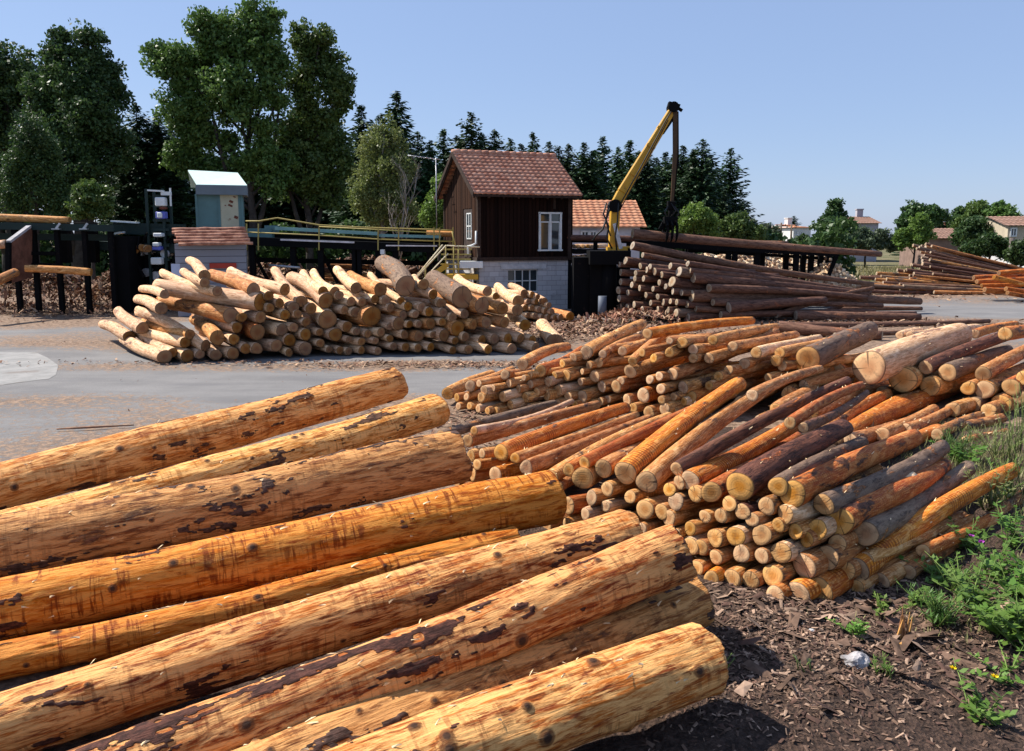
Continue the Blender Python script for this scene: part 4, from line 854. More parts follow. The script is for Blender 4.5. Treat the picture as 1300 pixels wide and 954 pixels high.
# conveyor at the left edge
def left_conveyor():
    Y = 31; o = Vector((at(70, 300, Y).x, Y, 0)); root = empty('log_conveyor', o, 0, 'dark green conveyor trestle carrying one long peeled log', 'conveyor')
    L = lambda px, py, dy=0: at(px, py, Y+dy)-o
    mb = MB(); mb.bar(L(-60, 286), L(150, 290), .7, .26); mb.bar(L(-60, 300, .6), L(150, 302, .6), .12, .25); mb.build('beam', DGRN, root)
    mb = MB(); mb.tube([L(85, 283, -.2), L(152, 284.5, -.2)], .015, 5); mb.build('cable', BLK, root)
    mb = MB()
    for x in (18, 42, 72, 107, 140):
        for dy in (-.2, .9): a = L(x, 290, dy); mb = MB(); mb.box((a.x, a.y, a.z/2), (.17, .17, a.z)); mb.build('leg', BLK, root)
    for x in (83, 118): mb = MB(); mb.box(L(x, 308, .9), (.32, .32, 1.6)); mb.build('drive_drum', BLK, root)
    mb = MB()
    mb.bar(L(20, 322, -.3), L(70, 322, -.3), .08, .14); mb.bar(L(20, 336, -.3), L(75, 337, -.3), .08, .14); mb.build('cross_rail', BLK, root)
    mb = MB()
    for x in (72, 107): mb = MB(); mb.bar(L(x+4, 284, -.45), L(x-1, 291, -.45), .05, .08); mb.box(L(x, 291, -.4), (.3, .2, .04)); mb.build('bracket', STEEL, root)
    p = at(-60, 274, Y); q = at(89, 280, Y); tag(log_obj(p, q, .16, .14, 't', 'a', bend=.004, nseg=16, nrad=14), 'long smooth peeled log riding on the green conveyor', 'log', 'logs on the conveyors')
    p = gr(32, 351, .2); q = gr(116, 349, .18); p.y = q.y = 29.5; p = at(32, 341, 29.5); q = at(116, 346, 29.8); tag(log_obj(p, q, .13, .14, 't', 'a', nseg=14, nrad=12), 'log lying crosswise behind the conveyor legs', 'log', 'logs by the conveyor')
    p = at(-30, 368, 27); q = at(20, 346, 29); tag(log_obj(p, q, .18, .16, 'm', 'c', nseg=10, nrad=12), 'squat mottled log by the slanting board wall', 'log', 'logs by the conveyor')
    p = at(120, 311, 38); q = at(145, 313, 38); tag(log_obj(p, q, .16, .15, 'p', 'a', nseg=6, nrad=10), 'pale log behind the hopper of the debarking machine', 'log', 'logs by the conveyor')
    p = at(-20, 311, 36); q = at(9, 310, 36); tag(log_obj(p, q, .2, .2, 'p', 'a', nseg=6, nrad=10), 'pale thick log seen under the beam of the green conveyor', 'log', 'logs by the conveyor')
    r2 = empty('chute_wall', at(25, 345, 29.5)*1, 0, 'slanting brown board wall with a pale coping by the conveyor', 'board wall'); o2 = r2.location.copy()
    Q = lambda px, py, dy=0: at(px, py, 29.5+dy)-o2
    a, b, c, d = Q(11, 360, 0), Q(11, 308, 0), Q(38, 288, 1.2), Q(38, 352, 1.2); w = Vector((.08, .05, 0)); mb = MB(); mb.poly([a, d, c, b]); mb.poly([a+w, b+w, c+w, d+w]); mb.poly([a, b, b+w, a+w]); mb.poly([d, d+w, c+w, c]); mb.poly([b, c, c+w, b+w]); mb.build('board', simple('brown_board', (.16, .07, .045), .85, .35, 3), r2)
    mb = MB(); mb.bar(b+Vector((0, 0, .03)), c+Vector((0, 0, .03)), .18, .09); mb.build('coping', simple('pale_coping', (.38, .36, .36), .9, .15), r2)
    mb = MB(); mb.bar(a, b, .16, .16); mb.build('post', BLK, r2)
    rg = random.Random(31); mb = MB(); mb2 = None
    p = gr(100, 356); r3 = bpy.data.objects
    bm_ = MB()
    for i in range(9):
        for j in range(16): pass
    v = []; f = []
    for i in range(9):
        th = math.pi*.5*i/8
        for j in range(16):
            a = 2*math.pi*j/16; rr = .55*math.cos(th)*(1+.3*noise.noise(Vector((math.cos(a)*2, math.sin(a)*2, th*2)))); v.append((p.x+rr*math.cos(a)*1.6, p.y+rr*math.sin(a), .38*math.sin(th)*(1+.3*noise.noise(Vector((a*2, th*3, 5))))))
    for i in range(8):
        for j in range(16): f.append((i*16+j, i*16+(j+1) % 16, (i+1)*16+(j+1) % 16, (i+1)*16+j))
    me = bpy.data.meshes.new('boulder'); me.from_pydata(v, [], f); me.materials.append(simple('grey_stone', (.32, .32, .34), .9, .4, 6, bump=1)); tag(link('boulder', me), 'pale grey boulder lying among bark beneath the conveyor', 'stone')
left_conveyor()

# ------------------------------------------------------------------ crane
def crane():
    Y = 30; o = Vector((at(780, 330, Y).x, Y, 0)); root = empty('loading_crane', o, 0, 'yellow loading crane with raised boom and dark hanging stick', 'crane')
    L = lambda px, py, dy=0: at(px, py, Y+dy)-o
    mb = MB(); mb.bar(L(779, 264), L(790, 245), .34, .34, 0, .34, .41); mb.bar(L(790, 245), L(855, 138), .34, .41, 0, .26, .28)
    b = mb.build('boom', YEL, root, .03)
    mb = MB()
    for t, w in ((.33, .40), (.62, .40), (.8, .34)): p = L(781+72*t, 264-125*t); mb.box(p, (.08, w+.02, .45*(1.05-t*.5)), mat=Matrix.Rotation(-1.05, 3, 'Y'))
    mb.build('weld_band', YEL, b)
    mb = MB(); mb.tube([L(786, 262, -.3), L(812, 215, -.3), L(846, 152, -.26), L(856, 136, -.2)], .025, 6); mb.tube([L(789, 263, -.3), L(815, 216, -.3), L(848, 153, -.26)], .02, 6); mb.build('hydraulic_hose', RUBBER, b)
    mb = MB(); mb.bar(L(838, 168, .02), L(853, 146, .02), .3, .3); mb.build('lug_plate', BLK, b)
    mb = MB(); p = L(854, 137); mb.tube([p-Vector((0, .25, 0)), p+Vector((0, .25, 0))], .19, 14); mb.bar(L(848, 133), L(862, 137), .3, .2); mb.bar(L(860, 137), L(866, 141), .1, .1); mb.build('knuckle', BLK, root)
    mb = MB(); mb.bar(L(857, 140, -.08), L(857, 196, -.08), .16, .15, 0, .15, .13); mb.bar(L(857, 196, -.08), L(853, 258, -.08), .15, .12, 0, .1, .08); st = mb.build('stick', paint('dark_ochre', (.07, .04, .018), .6, (.02, .02, .02), .5), root)
    mb = MB(); mb.bar(L(859.5, 142, -.05), L(860, 210, -.05), .1, .1); mb.bar(L(859.5, 210, -.05), L(854.5, 258, -.05), .07, .07); mb.build('ram', BLK, st)
    # grapple
    mb = MB(); mb.box(L(852, 261, -.08), (.28, .28, .3)); mb.tube([L(852, 262, -.08), L(851, 278, -.08)], .1, 10); mb.box(L(851, 280, -.08), (.5, .35, .26)); gp = mb.build('grapple_head', BLK, root, .02)
    mb = MB(); mb.tube([L(848, 262, -.2), L(844, 270, -.25), L(849, 280, -.2)], .03, 6); mb.tube([L(856, 262, -.2), L(862, 270, -.2), L(857, 280, -.2)], .03, 6); mb.tube([L(852, 258, -.2), L(858, 268, -.3), L(851, 276, -.2)], .025, 6); mb.build('hose_loop', RUBBER, gp)
    for s in (-1, 1):
        for dx in (-6, 0, 6): 
            mb = MB(); c = L(851+dx, 287, -.08); pts = [c+Vector((0, s*.12, .15)), c+Vector((0, s*.42, -.05)), c+Vector((0, s*.40, -.38)), c+Vector((0, s*.14, -.58))]
            mb.bar(pts[0], pts[1], .07, .16); mb.bar(pts[1], pts[2], .07, .15); mb.bar(pts[2], pts[3], .07, .12, 0, .05, .05); mb.build('claw', BLK, root)
    mb = MB(); mb.bar(L(845, 279), L(838, 292), .12, .14); mb.build('brace', BLK, root)
    # mast
    mb = MB(); mb.bar(L(778, 318), L(781, 262), .34, .36, 0, .34, .50); mb.build('mast', YEL, root, .02)
    mb = MB(); mb.tube([L(770, 258, -.3), L(766, 272, -.4), L(773, 288, -.4), L(770, 302, -.35), L(777, 316, -.3)], .035, 6); mb.tube([L(774, 256, -.3), L(769, 280, -.4), L(775, 300, -.4)], .03, 6); mb.tube([L(777, 258, -.25), L(765, 292, -.4), L(757, 299, -.3), L(752, 306, -.3)], .035, 6)
    mb.tube([L(785, 258, -.3), L(784, 280, -.35), L(781, 300, -.3), L(783, 318, -.3)], .03, 6); mb.build('hose_loop', RUBBER, root)
    mb = MB(); p = L(780, 262); mb.tube([p-Vector((0, .32, 0)), p+Vector((0, .32, 0))], .24, 14); mb.build('pivot', BLK, root)
    mb = MB(); mb.bar(L(788, 316, -.25), L(780, 284, -.25), .14, .14); mb.build('lift_ram', STEEL, root)
    mb = MB(); mb.box(L(783, 316, -.05), (.75, .5, .12)); mb.box(L(791, 314), (.6, .4, .06)); mb.build('turntable', YEL, root)
    mb = MB(); p = L(776, 322); mb.box((p.x-.1, .1, p.z-.15), (1.5, 1.4, .5)); mb.box((p.x-.35, .3, p.z/2-.2), (.9, 1.0, p.z-.3)); mb.box((p.x-1.0, .5, p.z/2-.1), (.8, 1.1, p.z-.1)); mb.tube([(p.x-.1, -.1, 0), (p.x-.1, -.1, p.z)], .3, 16); mb.build('pedestal', BLK, root)
    mb = MB(); p = L(768, 395, -.5); mb.tube([(p.x-.1, -.5, 0), (p.x-.1, -.5, .8)], .16, 12); mb.build('foot_column', paint('grey_blue', (.12, .14, .18)), root)
crane()
p = at(803, 297, 29.8); q = at(1118, 323, 31.6)
tag(log_obj(p, q, .19, .12, 'c', 'c', 'bark_covered_log', bend=.004, nseg=24, nrad=14), 'long straight brown log gripped level by the crane grapple', 'log', 'tree-length logs in the brown pile below the crane')

# dark housing between cabin and crane
def engine_house():
    Y = 33.2; o = Vector((at(745, 360, Y).x, Y, 0)); root = empty('saw_shed', o, 0, 'open black saw shed between the cabin and the crane', 'shed')
    L = lambda px, py, dy=0: at(px, py, Y+dy)-o
    mb = MB(); a, b = L(719, 345), L(800, 345); mb.box(((a.x+b.x)/2, 1.6, .85), (b.x-a.x, 2.4, 1.7)); mb.build('engine_box', BLK, root)
    mb = MB()
    for x in (723, 756, 798): a = L(x, 302, -.1); mb.box((a.x, a.y, a.z/2), (.16, .16, a.z))
    for y in (305, 319, 331): mb.bar(L(718, y, -.1), L(800, y+1, -.1), .14, .2)
    mb.build('post', BLK, root)
    p = at(719, 302, Y-.2); q = at(806, 303.5, Y-.2); tag(log_obj(p, q, .13, .12, 'c', 'c', 'bark_covered_log', nseg=10, nrad=12, bend=.005), 'brown log level across the top of the black saw shed', 'log', 'logs on the conveyors')
    k = 0
    for r in range(5):
        for i in range(6):
            x = 728+i*6+random.uniform(-1, 1); y = 313+r*7; p = at(x, y, 36.5); q = p+Vector((.6, 1.4, 0)); k += 1
            tag(log_obj(p, q, .10, .1, 'p', 'near', nseg=4, nrad=10, name='small_log'), 'small pale log end stacked behind the saw shed, %s' % (['top row', 'second row', 'third row', 'fourth row', 'lowest row'][r]+', '+ordn(i+1)+' from the cabin'), 'log', 'small logs stacked behind the saw shed')
engine_house()

# trestle to the right
def trestle():
    Y = 33.5; o = Vector((at(930, 330, Y).x, Y, 0)); root = empty('log_trestle', o, 0, 'low black log trestle standing before the split firewood', 'trestle')
    L = lambda px, py, dy=0: at(px, py, Y+dy)-o
    mb = MB(); mb.bar(L(800, 309), L(1058, 322), .7, .26); mb.bar(L(870, 318, .7), L(1062, 329, .7), .12, .14); mb.build('beam', BLK, root)
    mb = MB()
    for x in (876, 925, 933, 961, 968, 998, 1011, 1020, 1030, 1042, 1052):
        a = L(x, 318+(x-925)*.04, -.2 if x % 2 else .6); mb = MB(); mb.box((a.x, a.y, a.z/2+.02), (.2, .2, a.z)); mb.build('leg', BLK, root)
    mb = MB()
    for a, b in ((925, 933), (961, 968), (998, 1011)): mb.bar(L(a, 336, 0), L(b, 337, 0), .1, .12)
    mb.bar(L(1052, 350), L(1063, 322), .12, .14); mb.build('cross_brace', BLK, root)
    p = at(800, 304, Y+.4); q = at(1000, 309, Y+.8); tag(log_obj(p, q, .14, .1, 'c', 'c', 'bark_covered_log', nseg=12, nrad=12, bend=.005), 'thin brown log lying along the top of the black trestle', 'log', 'logs on the conveyors')
trestle()

# firewood heap: individual pieces past counting
def firewood():
    rg = random.Random(12); mb = MB()
    for (px0, px1, py0, py1, Yd, n) in ((872, 1050, 324, 345, 37, 620), (1028, 1086, 330, 366, 33.3, 330)):
        for i in range(n):
            u = rg.random(); x = px0+(px1-px0)*u; t = rg.random(); hmax = 1 if Yd > 35 else (1-abs(u-.4)*1.3)
            p = at(x, py1-(py1-py0)*t*hmax, Yd+t*.8); p.z = max(.06, p.z); d = Vector((rg.uniform(-1, 1), rg.uniform(-1, .6), rg.uniform(-.5, .5))).normalized()*rg.uniform(.12, .24); r = rg.uniform(.04, .09)
            mb.tube([p-d, p+d], [r, r*.9], rg.choice((4, 5, 6)), rg.choice((0, 0, 1, 2)))
    # the inner mass that holds them up
    o = mb.build('firewood', [simple('split_wood', (.60, .42, .26), .9, .3), simple('split_wood_dark', (.30, .17, .10), .9, .4), simple('split_wood_pale', (.72, .56, .38), .9, .2)]); tag(o, 'heap of pale split firewood behind the black trestle', 'firewood', None, 'stuff')
firewood()

# ------------------------------------------------------------------ buildings beyond
def house(name, label, cat, px0, px1, py_base, py_eave, py_ridge, Y, depth, wall, roof, rz=0, windows=(), hip=False, ov=.3, rows=8, base=True, gable_front=False, chim=None):
    a = at(px0, py_base, Y); b = at(px1, py_base, Y); w = (b.x-a.x); o = Vector(((a.x+b.x)/2, Y, 0)); root = empty(name, o, rz, label, cat)
    ze = at(px0, py_eave, Y).z; zr = at(px0, py_ridge, Y+(0 if gable_front else depth/2)).z
    mb = MB(); mb.box((0, depth/2, ze/2), (w, depth, ze))
    if gable_front:
        for y in (0, depth): mb.poly([(-w/2, y, ze), (w/2, y, ze), (0, y, zr)])
    else:
        for x in (-w/2, w/2): mb.poly([(x, 0, ze), (x, depth, ze), (x, depth/2, zr)])
    mb.build('wall', wall, root)
    mb = MB()
    if gable_front:
        k = (zr-ze)/(w/2)
        mb.poly([(-w/2-ov, -ov, ze-k*ov+.08), (0, -ov, zr+.08), (0, depth+ov, zr+.08), (-w/2-ov, depth+ov, ze-k*ov+.08)]); mb.poly([(w/2+ov, -ov, ze-k*ov+.08), (w/2+ov, depth+ov, ze-k*ov+.08), (0, depth+ov, zr+.08), (0, -ov, zr+.08)])
        mb.poly([(-w/2-ov, -ov, ze-k*ov), (0, -ov, zr-.02), (0, -ov, zr+.08), (-w/2-ov, -ov, ze-k*ov+.08)]); mb.poly([(w/2+ov, -ov, ze-k*ov), (0, -ov, zr-.02), (0, -ov, zr+.08), (w/2+ov, -ov, ze-k*ov+.08)])
    else:
        k = (zr-ze)/(depth/2); h = w/2+ov; ins = depth*.5 if hip else 0
        n = max(6, int(w/.28)) if w < 12 else int(w/.5)
        tiled_slope(mb, (-h, -ov, ze-k*ov+.06), (h, -ov, ze-k*ov+.06), (h-ins, depth/2, zr+.06), (-h+ins, depth/2, zr+.06), n, rows)
        tiled_slope(mb, (h, depth+ov, ze-k*ov+.06), (-h, depth+ov, ze-k*ov+.06), (-h+ins, depth/2, zr+.06), (h-ins, depth/2, zr+.06), n, rows)
        if hip:
            for s in (-1, 1): mb.poly([(s*h, -ov, ze-k*ov+.06), (s*h, depth+ov, ze-k*ov+.06), (s*(h-ins), depth/2, zr+.06)])
    ro = mb.build('roof', roof, root)
    if chim: mb = MB(); mb.box((chim*w/2, depth/2, zr+.3), (.7, .7, 1.2)); mb.box((chim*w/2, depth/2, zr+.95), (.85, .85, .12)); mb.build('chimney', wall, ro)
    for (x0, y0, x1, y1) in windows:
        p, q = at(x0, y1, Y)-o, at(x1, y0, Y)-o; cx, cz, ww, hh = (p.x+q.x)/2, (p.z+q.z)/2, q.x-p.x, q.z-p.z; mb = MB()
        for s in (-1, 1): mb.box((cx+s*ww/2, -.05, cz), (.09, .1, hh+.09)); mb.box((cx, -.05, cz+s*hh/2), (ww, .1, .09))
        mb.box((cx, -.04, cz), (.06, .06, hh)); wo = mb.build('window', WHT, root); g = MB(); g.box((cx, -.012, cz), (ww, .02, hh)); g.build('pane', GLASS, wo)
    return root
PLAS = simple('white_render', (.66, .65, .63), .9, .1, 1.5); PLASB = simple('beige_render', (.42, .36, .27), .9, .12, 1.5); PLASG = simple('grey_render', (.34, .33, .36), .9, .12, 1.5); PLASD = simple('brown_wall', (.22, .15, .12), .9, .2, 1.5)
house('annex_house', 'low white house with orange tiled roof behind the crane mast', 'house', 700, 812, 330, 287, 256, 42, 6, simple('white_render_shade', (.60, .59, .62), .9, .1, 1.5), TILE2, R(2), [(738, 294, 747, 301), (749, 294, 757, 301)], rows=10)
house('village_house', 'small white house with red hipped roof far beyond the trestle', 'house', 1004, 1031, 312, 289.5, 286, 110, 7, PLAS, TILE2, R(20), [(1007, 294, 1010, 299), (1015, 294, 1018, 300)], hip=True, rows=5, chim=.3)
house('farm_building', 'tall grey stone farmhouse with brown roof between the far trees', 'house', 1066, 1112, 325, 284, 276, 95, 9, PLASG, TILE3, R(-6), [(1074, 290, 1079, 297), (1086, 290, 1091, 297), (1098, 290, 1103, 297), (1074, 304, 1079, 311), (1098, 304, 1103, 311)], rows=6, chim=.6)
house('long_barn', 'long low barn with weathered brown tiled roof', 'barn', 1180, 1222, 325, 303, 291, 75, 8, PLASD, TILE3, R(-8), [], rows=7)
house('red_roof_house', 'house showing only its red roof among the far trees', 'house', 1200, 1226, 300, 290, 283, 120, 8, PLAS, TILE2, R(10), [], rows=5)
house('gable_house', 'beige house with a plain gable near the white wall', 'house', 1280, 1342, 335, 287, 276, 62, 9, PLASB, TILE3, R(-14), [(1286, 290, 1293, 300)], gable_front=False, rows=6)
house('small_barn', 'tiny grey barn far off behind the brown pile', 'barn', 970, 979, 306, 297, 294, 115, 6, PLASD, TILE3, 0, [], rows=3)
mb = MB(); a = at(1246, 305, 58); b = at(1325, 310, 54); mb.bar((a.x, a.y, 1.35), (b.x, b.y, 1.25), .25, 2.7); wl = mb.build('boundary_wall', PLAS); tag(wl, 'long plain white boundary wall below the beige gable house', 'wall')
mb = MB(); a = at(1284, 312, 50); mb.tube([(a.x, a.y, 0), (a.x, a.y, 2.9)], .14, 8, 0); mb.tube([(a.x, a.y, 0), (a.x, a.y, 1.9)], .17, 8, 1); tag(mb.build('marker_post', [simple('dark_post', (.12, .1, .09), .9), WHT]), 'post painted white below, dark above, by the white wall', 'post')
for i, (px, top, Y, lab) in enumerate(((992, 283, 95, 'slim wooden utility pole left of the far white house'), (1005, 285, 90, 'wooden utility pole directly before the far white house'), (953, 276, 105, 'wooden utility pole beside the dark spruce edge'), (1069, 290, 80, 'grey utility pole before the stone farmhouse'))):
    mb = MB(); a = at(px, top, Y); mb.tube([(a.x, Y, 0), (a.x, Y, a.z)], [.15, .1], 8); mb.bar((a.x-.6, Y, a.z-.4), (a.x+.6, Y, a.z-.4), .08, .1)
    for dx in (-.5, 0, .5): mb.tube([(a.x+dx, Y, a.z-.35), (a.x+dx, Y, a.z-.15)], .05, 6)
    tag(mb.build('utility_pole', simple('pole_wood', (.16, .12, .09), .9)), lab, 'utility pole', 'utility poles in the village')

# ------------------------------------------------------------------ foliage
def leafmat(name, c1, c2, c3, trans=.35, hue=.02):
    m = NT(name); v = m.pos(); n = m.noise(v, .55, 5, .6); n2 = m.noise(v, 5.5, 2); r = m.rnd()
    c = m.mix(m.ss(n, .35, .65), c1, c2); c = m.mix(m.math('MULTIPLY', m.ss(n2, .5, .72), .7), c, c3)
    hv = m.n('ShaderNodeHueSaturation'); m.set(hv.inputs['Color'], c); m.set(hv.inputs['Value'], m.math('MULTIPLY_ADD', r, .4, .8)); m.set(hv.inputs['Hue'], m.math('MULTIPLY_ADD', r, hue, .5-hue/2))
    m.done(hv.outputs[0], .5); m.bsdf.inputs['Specular IOR Level'].default_value = .35
    t = m.n('ShaderNodeBsdfTranslucent'); m.set(t.inputs[0], hv.outputs[0]); mx = m.n('ShaderNodeMixShader'); mx.inputs[0].default_value = trans
    m.t.links.new(m.bsdf.outputs[0], mx.inputs[1]); m.t.links.new(t.outputs[0], mx.inputs[2]); m.t.links.new(mx.outputs[0], m.out.inputs[0]); return m.mat
LF_POP = leafmat('leaf_poplar', (.062, .115, .024), (.105, .175, .036), (.17, .25, .07), .3)
LF_OAK = leafmat('leaf_dark', (.034, .070, .020), (.058, .108, .028), (.10, .155, .05), .3)
LF_BIR = leafmat('leaf_birch', (.11, .14, .035), (.17, .19, .055), (.23, .24, .09), .4)
LF_BUS = leafmat('leaf_bush', (.10, .17, .03), (.15, .24, .045), (.21, .30, .07), .4)
LF_CON = leafmat('leaf_spruce', (.019, .048, .018), (.032, .072, .025), (.06, .105, .036), .1, .03)
LF_SIL = leafmat('leaf_silver', (.07, .10, .05), (.10, .14, .075), (.14, .18, .11), .3)
LF_WEED = leafmat('leaf_weed', (.10, .20, .03), (.15, .28, .045), (.22, .34, .08), .4)
BARKT = simple('trunk_bark', (.045, .038, .032), .95, .4, 3, bump=1); BIRCHB = simple('birch_bark', (.50, .47, .42), .8, .2, 5, 0, (.12, .1, .09)); DEADB = simple('dead_branch', (.30, .26, .21), .9, .2)

def quads(name, P, N1, N2, mat, parent=None):
    """P centres, N1/N2 half axes (n,3 arrays) -> leaf cards"""
    n = len(P); V = np.stack([P-N1*.9-N2*.5, P+N1*.2-N2, P+N1*1.1+N2*.1, P-N1*.1+N2], 1).reshape(-1, 3)
    me = bpy.data.meshes.new(name); me.vertices.add(4*n); me.vertices.foreach_set('co', V.astype(np.float32).ravel()); me.loops.add(4*n); me.loops.foreach_set('vertex_index', np.arange(4*n, dtype=np.int32))
    me.polygons.add(n); me.polygons.foreach_set('loop_start', np.arange(0, 4*n, 4, dtype=np.int32)); me.update(calc_edges=True); me.validate(); me.materials.append(mat)
    return link(name, me, parent)
def rndu(rs, n):
    v = rs.normal(size=(n, 3)); return v/np.linalg.norm(v, axis=1)[:, None]
def leaftree(name, label, cat, base, lobes, nleaf, leaf, mat, trunk, tr=.3, bark=BARKT, seed=1, clump=.9, group=None, limbs=True, holes=.0, droop=0):
    """lobes: world-space (centre, (rx, ry, rz)); leaves gather in clumps near the lobes' surfaces, hung on limbs from the trunk"""
    rs = np.random.RandomState(seed); base = Vector(base); root = empty(name, base, 0, label, cat, group); B = np.array(base)
    vol = np.array([r[0]*r[1]+r[1]*r[2]+r[0]*r[2] for c, r in lobes]); vol = vol/vol.sum(); P = []; A1 = []; A2 = []; tips = []
    for (c, r), w in zip(lobes, vol):
        per = 80; nleaf_ = nleaf*1.9; nc = max(3, int(nleaf_*w/per)); d = rndu(rs, nc); rad = rs.uniform(.12, 1.0, nc)**.5; rad = rad*(1+.17*rs.normal(size=nc)); cc = np.array(c)+d*rad[:, None]*np.array(r)
        for k in range(nc):
            s = clump*.72*rs.uniform(.45, 1.3); m_ = int(per*rs.uniform(.5, 1.5)*min(1.6, (s/clump)**1.5+.3)); q = rndu(rs, m_)*(rs.uniform(.1, 1, m_)**.55)[:, None]*np.array((s, s, s*.72)); q[:, 2] -= droop*rs.uniform(0, 1, m_)*s
            P.append(cc[k]+q); a = rndu(rs, m_); b = np.cross(a, rndu(rs, m_)); b /= np.linalg.norm(b, axis=1)[:, None]+1e-6; sz = leaf*.62*rs.uniform(.6, 1.35, m_)[:, None]; A1.append(a*sz); A2.append(b*sz*.62)
            if limbs and k % 5 == 0: tips.append((Vector(cc[k]), Vector(c)))
    P = np.concatenate(P)-B; quads('crown', P, np.concatenate(A1), np.concatenate(A2), mat, root)
    mb = MB(); rg = random.Random(seed); top = Vector(trunk)-base; pts = [Vector((0, 0, -.1))]
    for i in range(1, 9): t = i/8; pts.append(top*t+Vector((rg.uniform(-.1, .1), rg.uniform(-.1, .1), 0))*min(3, top.z*.12))
    mb.tube(pts, [tr*(1-.85*i/8)+.02 for i in range(9)], 8)
    if top.z > 12:
        for sx in (-1, 1): mb.tube([Vector((0, 0, top.z*.12)), Vector((sx*top.z*.05, .3*sx, top.z*.3)), Vector((sx*top.z*.10, .5*sx, top.z*.55)), Vector((sx*top.z*.15, .6*sx, top.z*.85))], [tr*.7, tr*.55, tr*.35, .04], 7)
    for (c, r) in lobes:
        c = Vector(c)-base; st = top*min(.95, max(.12, (c.z-r[2]*.6)/max(.1, top.z)*.75)); mid = st.lerp(c, .5)+Vector((0, 0, -.15*(c-st).length*.3)); mb.tube([st, mid, c, c+Vector((0, 0, r[2]*.5))], [tr*.4, tr*.28, tr*.16, .02], 6)
    for tip, c in tips: c = c-base; t_ = tip-base; mb.tube([c, c.lerp(t_, .55)+Vector((0, 0, .15)), t_], [tr*.14+.01, tr*.08+.01, .01], 4)
    mb.build('trunk', bark, root); return root
def lob(spec, Y, dk=.8):
    """(px, py, half width, half height) -> lobe in the world at depth Y"""
    out = []
    rs = random.Random(len(spec)*7+int(spec[0][0]))
    for (x, y, w, h) in spec:
        Yy = Y+rs.uniform(-1, 1)*px2m(w, at(x, y, Y))*.5; c = at(x, y, Yy); out.append((tuple(c), (px2m(w, c), px2m(w, c)*dk, px2m(h, c))))
    return out
def T(name, label, spec, Y, nleaf, leaf, mat, trunkpx, seed, base=None, **kw):
    bx = base or trunkpx[0]; b = at(bx, 300, Y); b.z = 0; t = at(trunkpx[0], trunkpx[1], Y); lb = lob(spec, Y)
    if Y > 60: lb = [(c, (r[0]*.86, r[1]*.86, r[2]*.88)) for c, r in lb]
    if leaf > .16 and Y < 60: lb = [(c, (r[0]*.84, r[1]*.84, r[2]*.86)) for c, r in lb]
    return leaftree(name, label, 'tree' if 'tree' in name or 'poplar' in name or 'birch' in name else 'bush', b, lb, nleaf, leaf, mat, t, seed=seed, **kw)

T('poplar_tree', 'broad tall poplar standing highest, behind the teal kiosk', [(292, 62, 42, 46), (330, 40, 34, 40), (250, 95, 34, 40), (225, 75, 34, 16), (262, 38, 22, 30), (300, 120, 48, 40), (345, 90, 26, 50), (215, 80, 30, 20), (235, 140, 34, 34), (252, 168, 34, 28), (288, 180, 16, 16), (232, 200, 28, 26), (262, 215, 22, 18), (336, 165, 16, 26), (200, 68, 18, 14), (312, 218, 28, 26), (340, 22, 14, 18), (330, 200, 20, 20), (345, 232, 20, 20), (278, 228, 22, 16), (362, 205, 14, 18), (352, 130, 12, 22)], 52, 46000, .19, LF_POP, (312, 40), 11, base=318, tr=.3, clump=.95)
T('poplar_tree', 'slimmer tall poplar right of the broadest one, trunk bare low down', [(395, 60, 24, 30), (415, 85, 26, 34), (430, 120, 22, 34), (385, 110, 26, 36), (400, 160, 34, 40), (372, 175, 26, 40), (425, 175, 22, 30), (385, 215, 40, 34), (410, 240, 34, 26), (380, 45, 12, 18), (408, 42, 10, 14), (360, 225, 24, 26), (440, 110, 8, 14), (436, 205, 16, 24), (404, 200, 24, 24)], 54, 30000, .19, LF_POP, (388, 60), 12, base=392, tr=.26, clump=.9)
T('dark_tree', 'dark broad-leaved tree with a double top, left of the poplars', [(75, 80, 24, 36), (118, 72, 26, 32), (100, 110, 40, 40), (135, 105, 26, 34), (60, 120, 34, 40), (120, 150, 44, 40), (80, 170, 46, 44), (140, 190, 30, 44), (95, 215, 50, 40), (76, 45, 12, 12), (110, 44, 14, 12), (150, 120, 14, 20)], 50, 38000, .17, LF_OAK, (98, 80), 13, tr=.5, clump=.9)
T('dark_tree', 'dark tree cut by the frame at the upper left', [(8, 90, 30, 40), (30, 110, 30, 44), (5, 160, 34, 50), (35, 185, 34, 40), (-20, 120, 36, 60), (10, 225, 40, 34)], 53, 22000, .19, LF_OAK, (10, 90), 14, tr=.5, clump=.9)
T('willow_tree', 'softly drooping lower tree before the dark double-topped one', [(40, 170, 22, 30), (30, 210, 28, 30), (55, 225, 26, 28), (20, 245, 26, 22), (62, 190, 16, 26), (70, 255, 26, 20)], 44, 15000, .12, LF_OAK, (42, 200), 15, tr=.2, clump=.7, droop=1)
T('young_tree', 'small leafy tree at the foot of the dark wood behind the conveyor', [(115, 245, 20, 18), (125, 262, 18, 14), (105, 265, 16, 12)], 40, 5000, .13, LF_POP, (115, 245), 16, tr=.1, clump=.5)
T('birch_tree', 'pale green birch with white trunk left of the cabin', [(478, 190, 22, 26), (495, 180, 18, 28), (470, 225, 24, 20), (500, 215, 20, 22), (460, 245, 18, 16), (492, 250, 26, 22), (515, 205, 14, 20), (476, 270, 22, 14), (480, 165, 12, 12), (512, 268, 22, 14)], 42, 15000, .105, LF_BIR, (486, 170), 17, base=482, tr=.13, bark=BIRCHB, clump=.55, droop=1.2)
T('young_tree', 'bright green young tree behind the cabin gable', [(556, 240, 12, 20), (560, 265, 18, 20), (548, 275, 14, 16), (566, 250, 12, 20)], 40, 6000, .11, LF_BUS, (557, 240), 18, tr=.08, clump=.45)
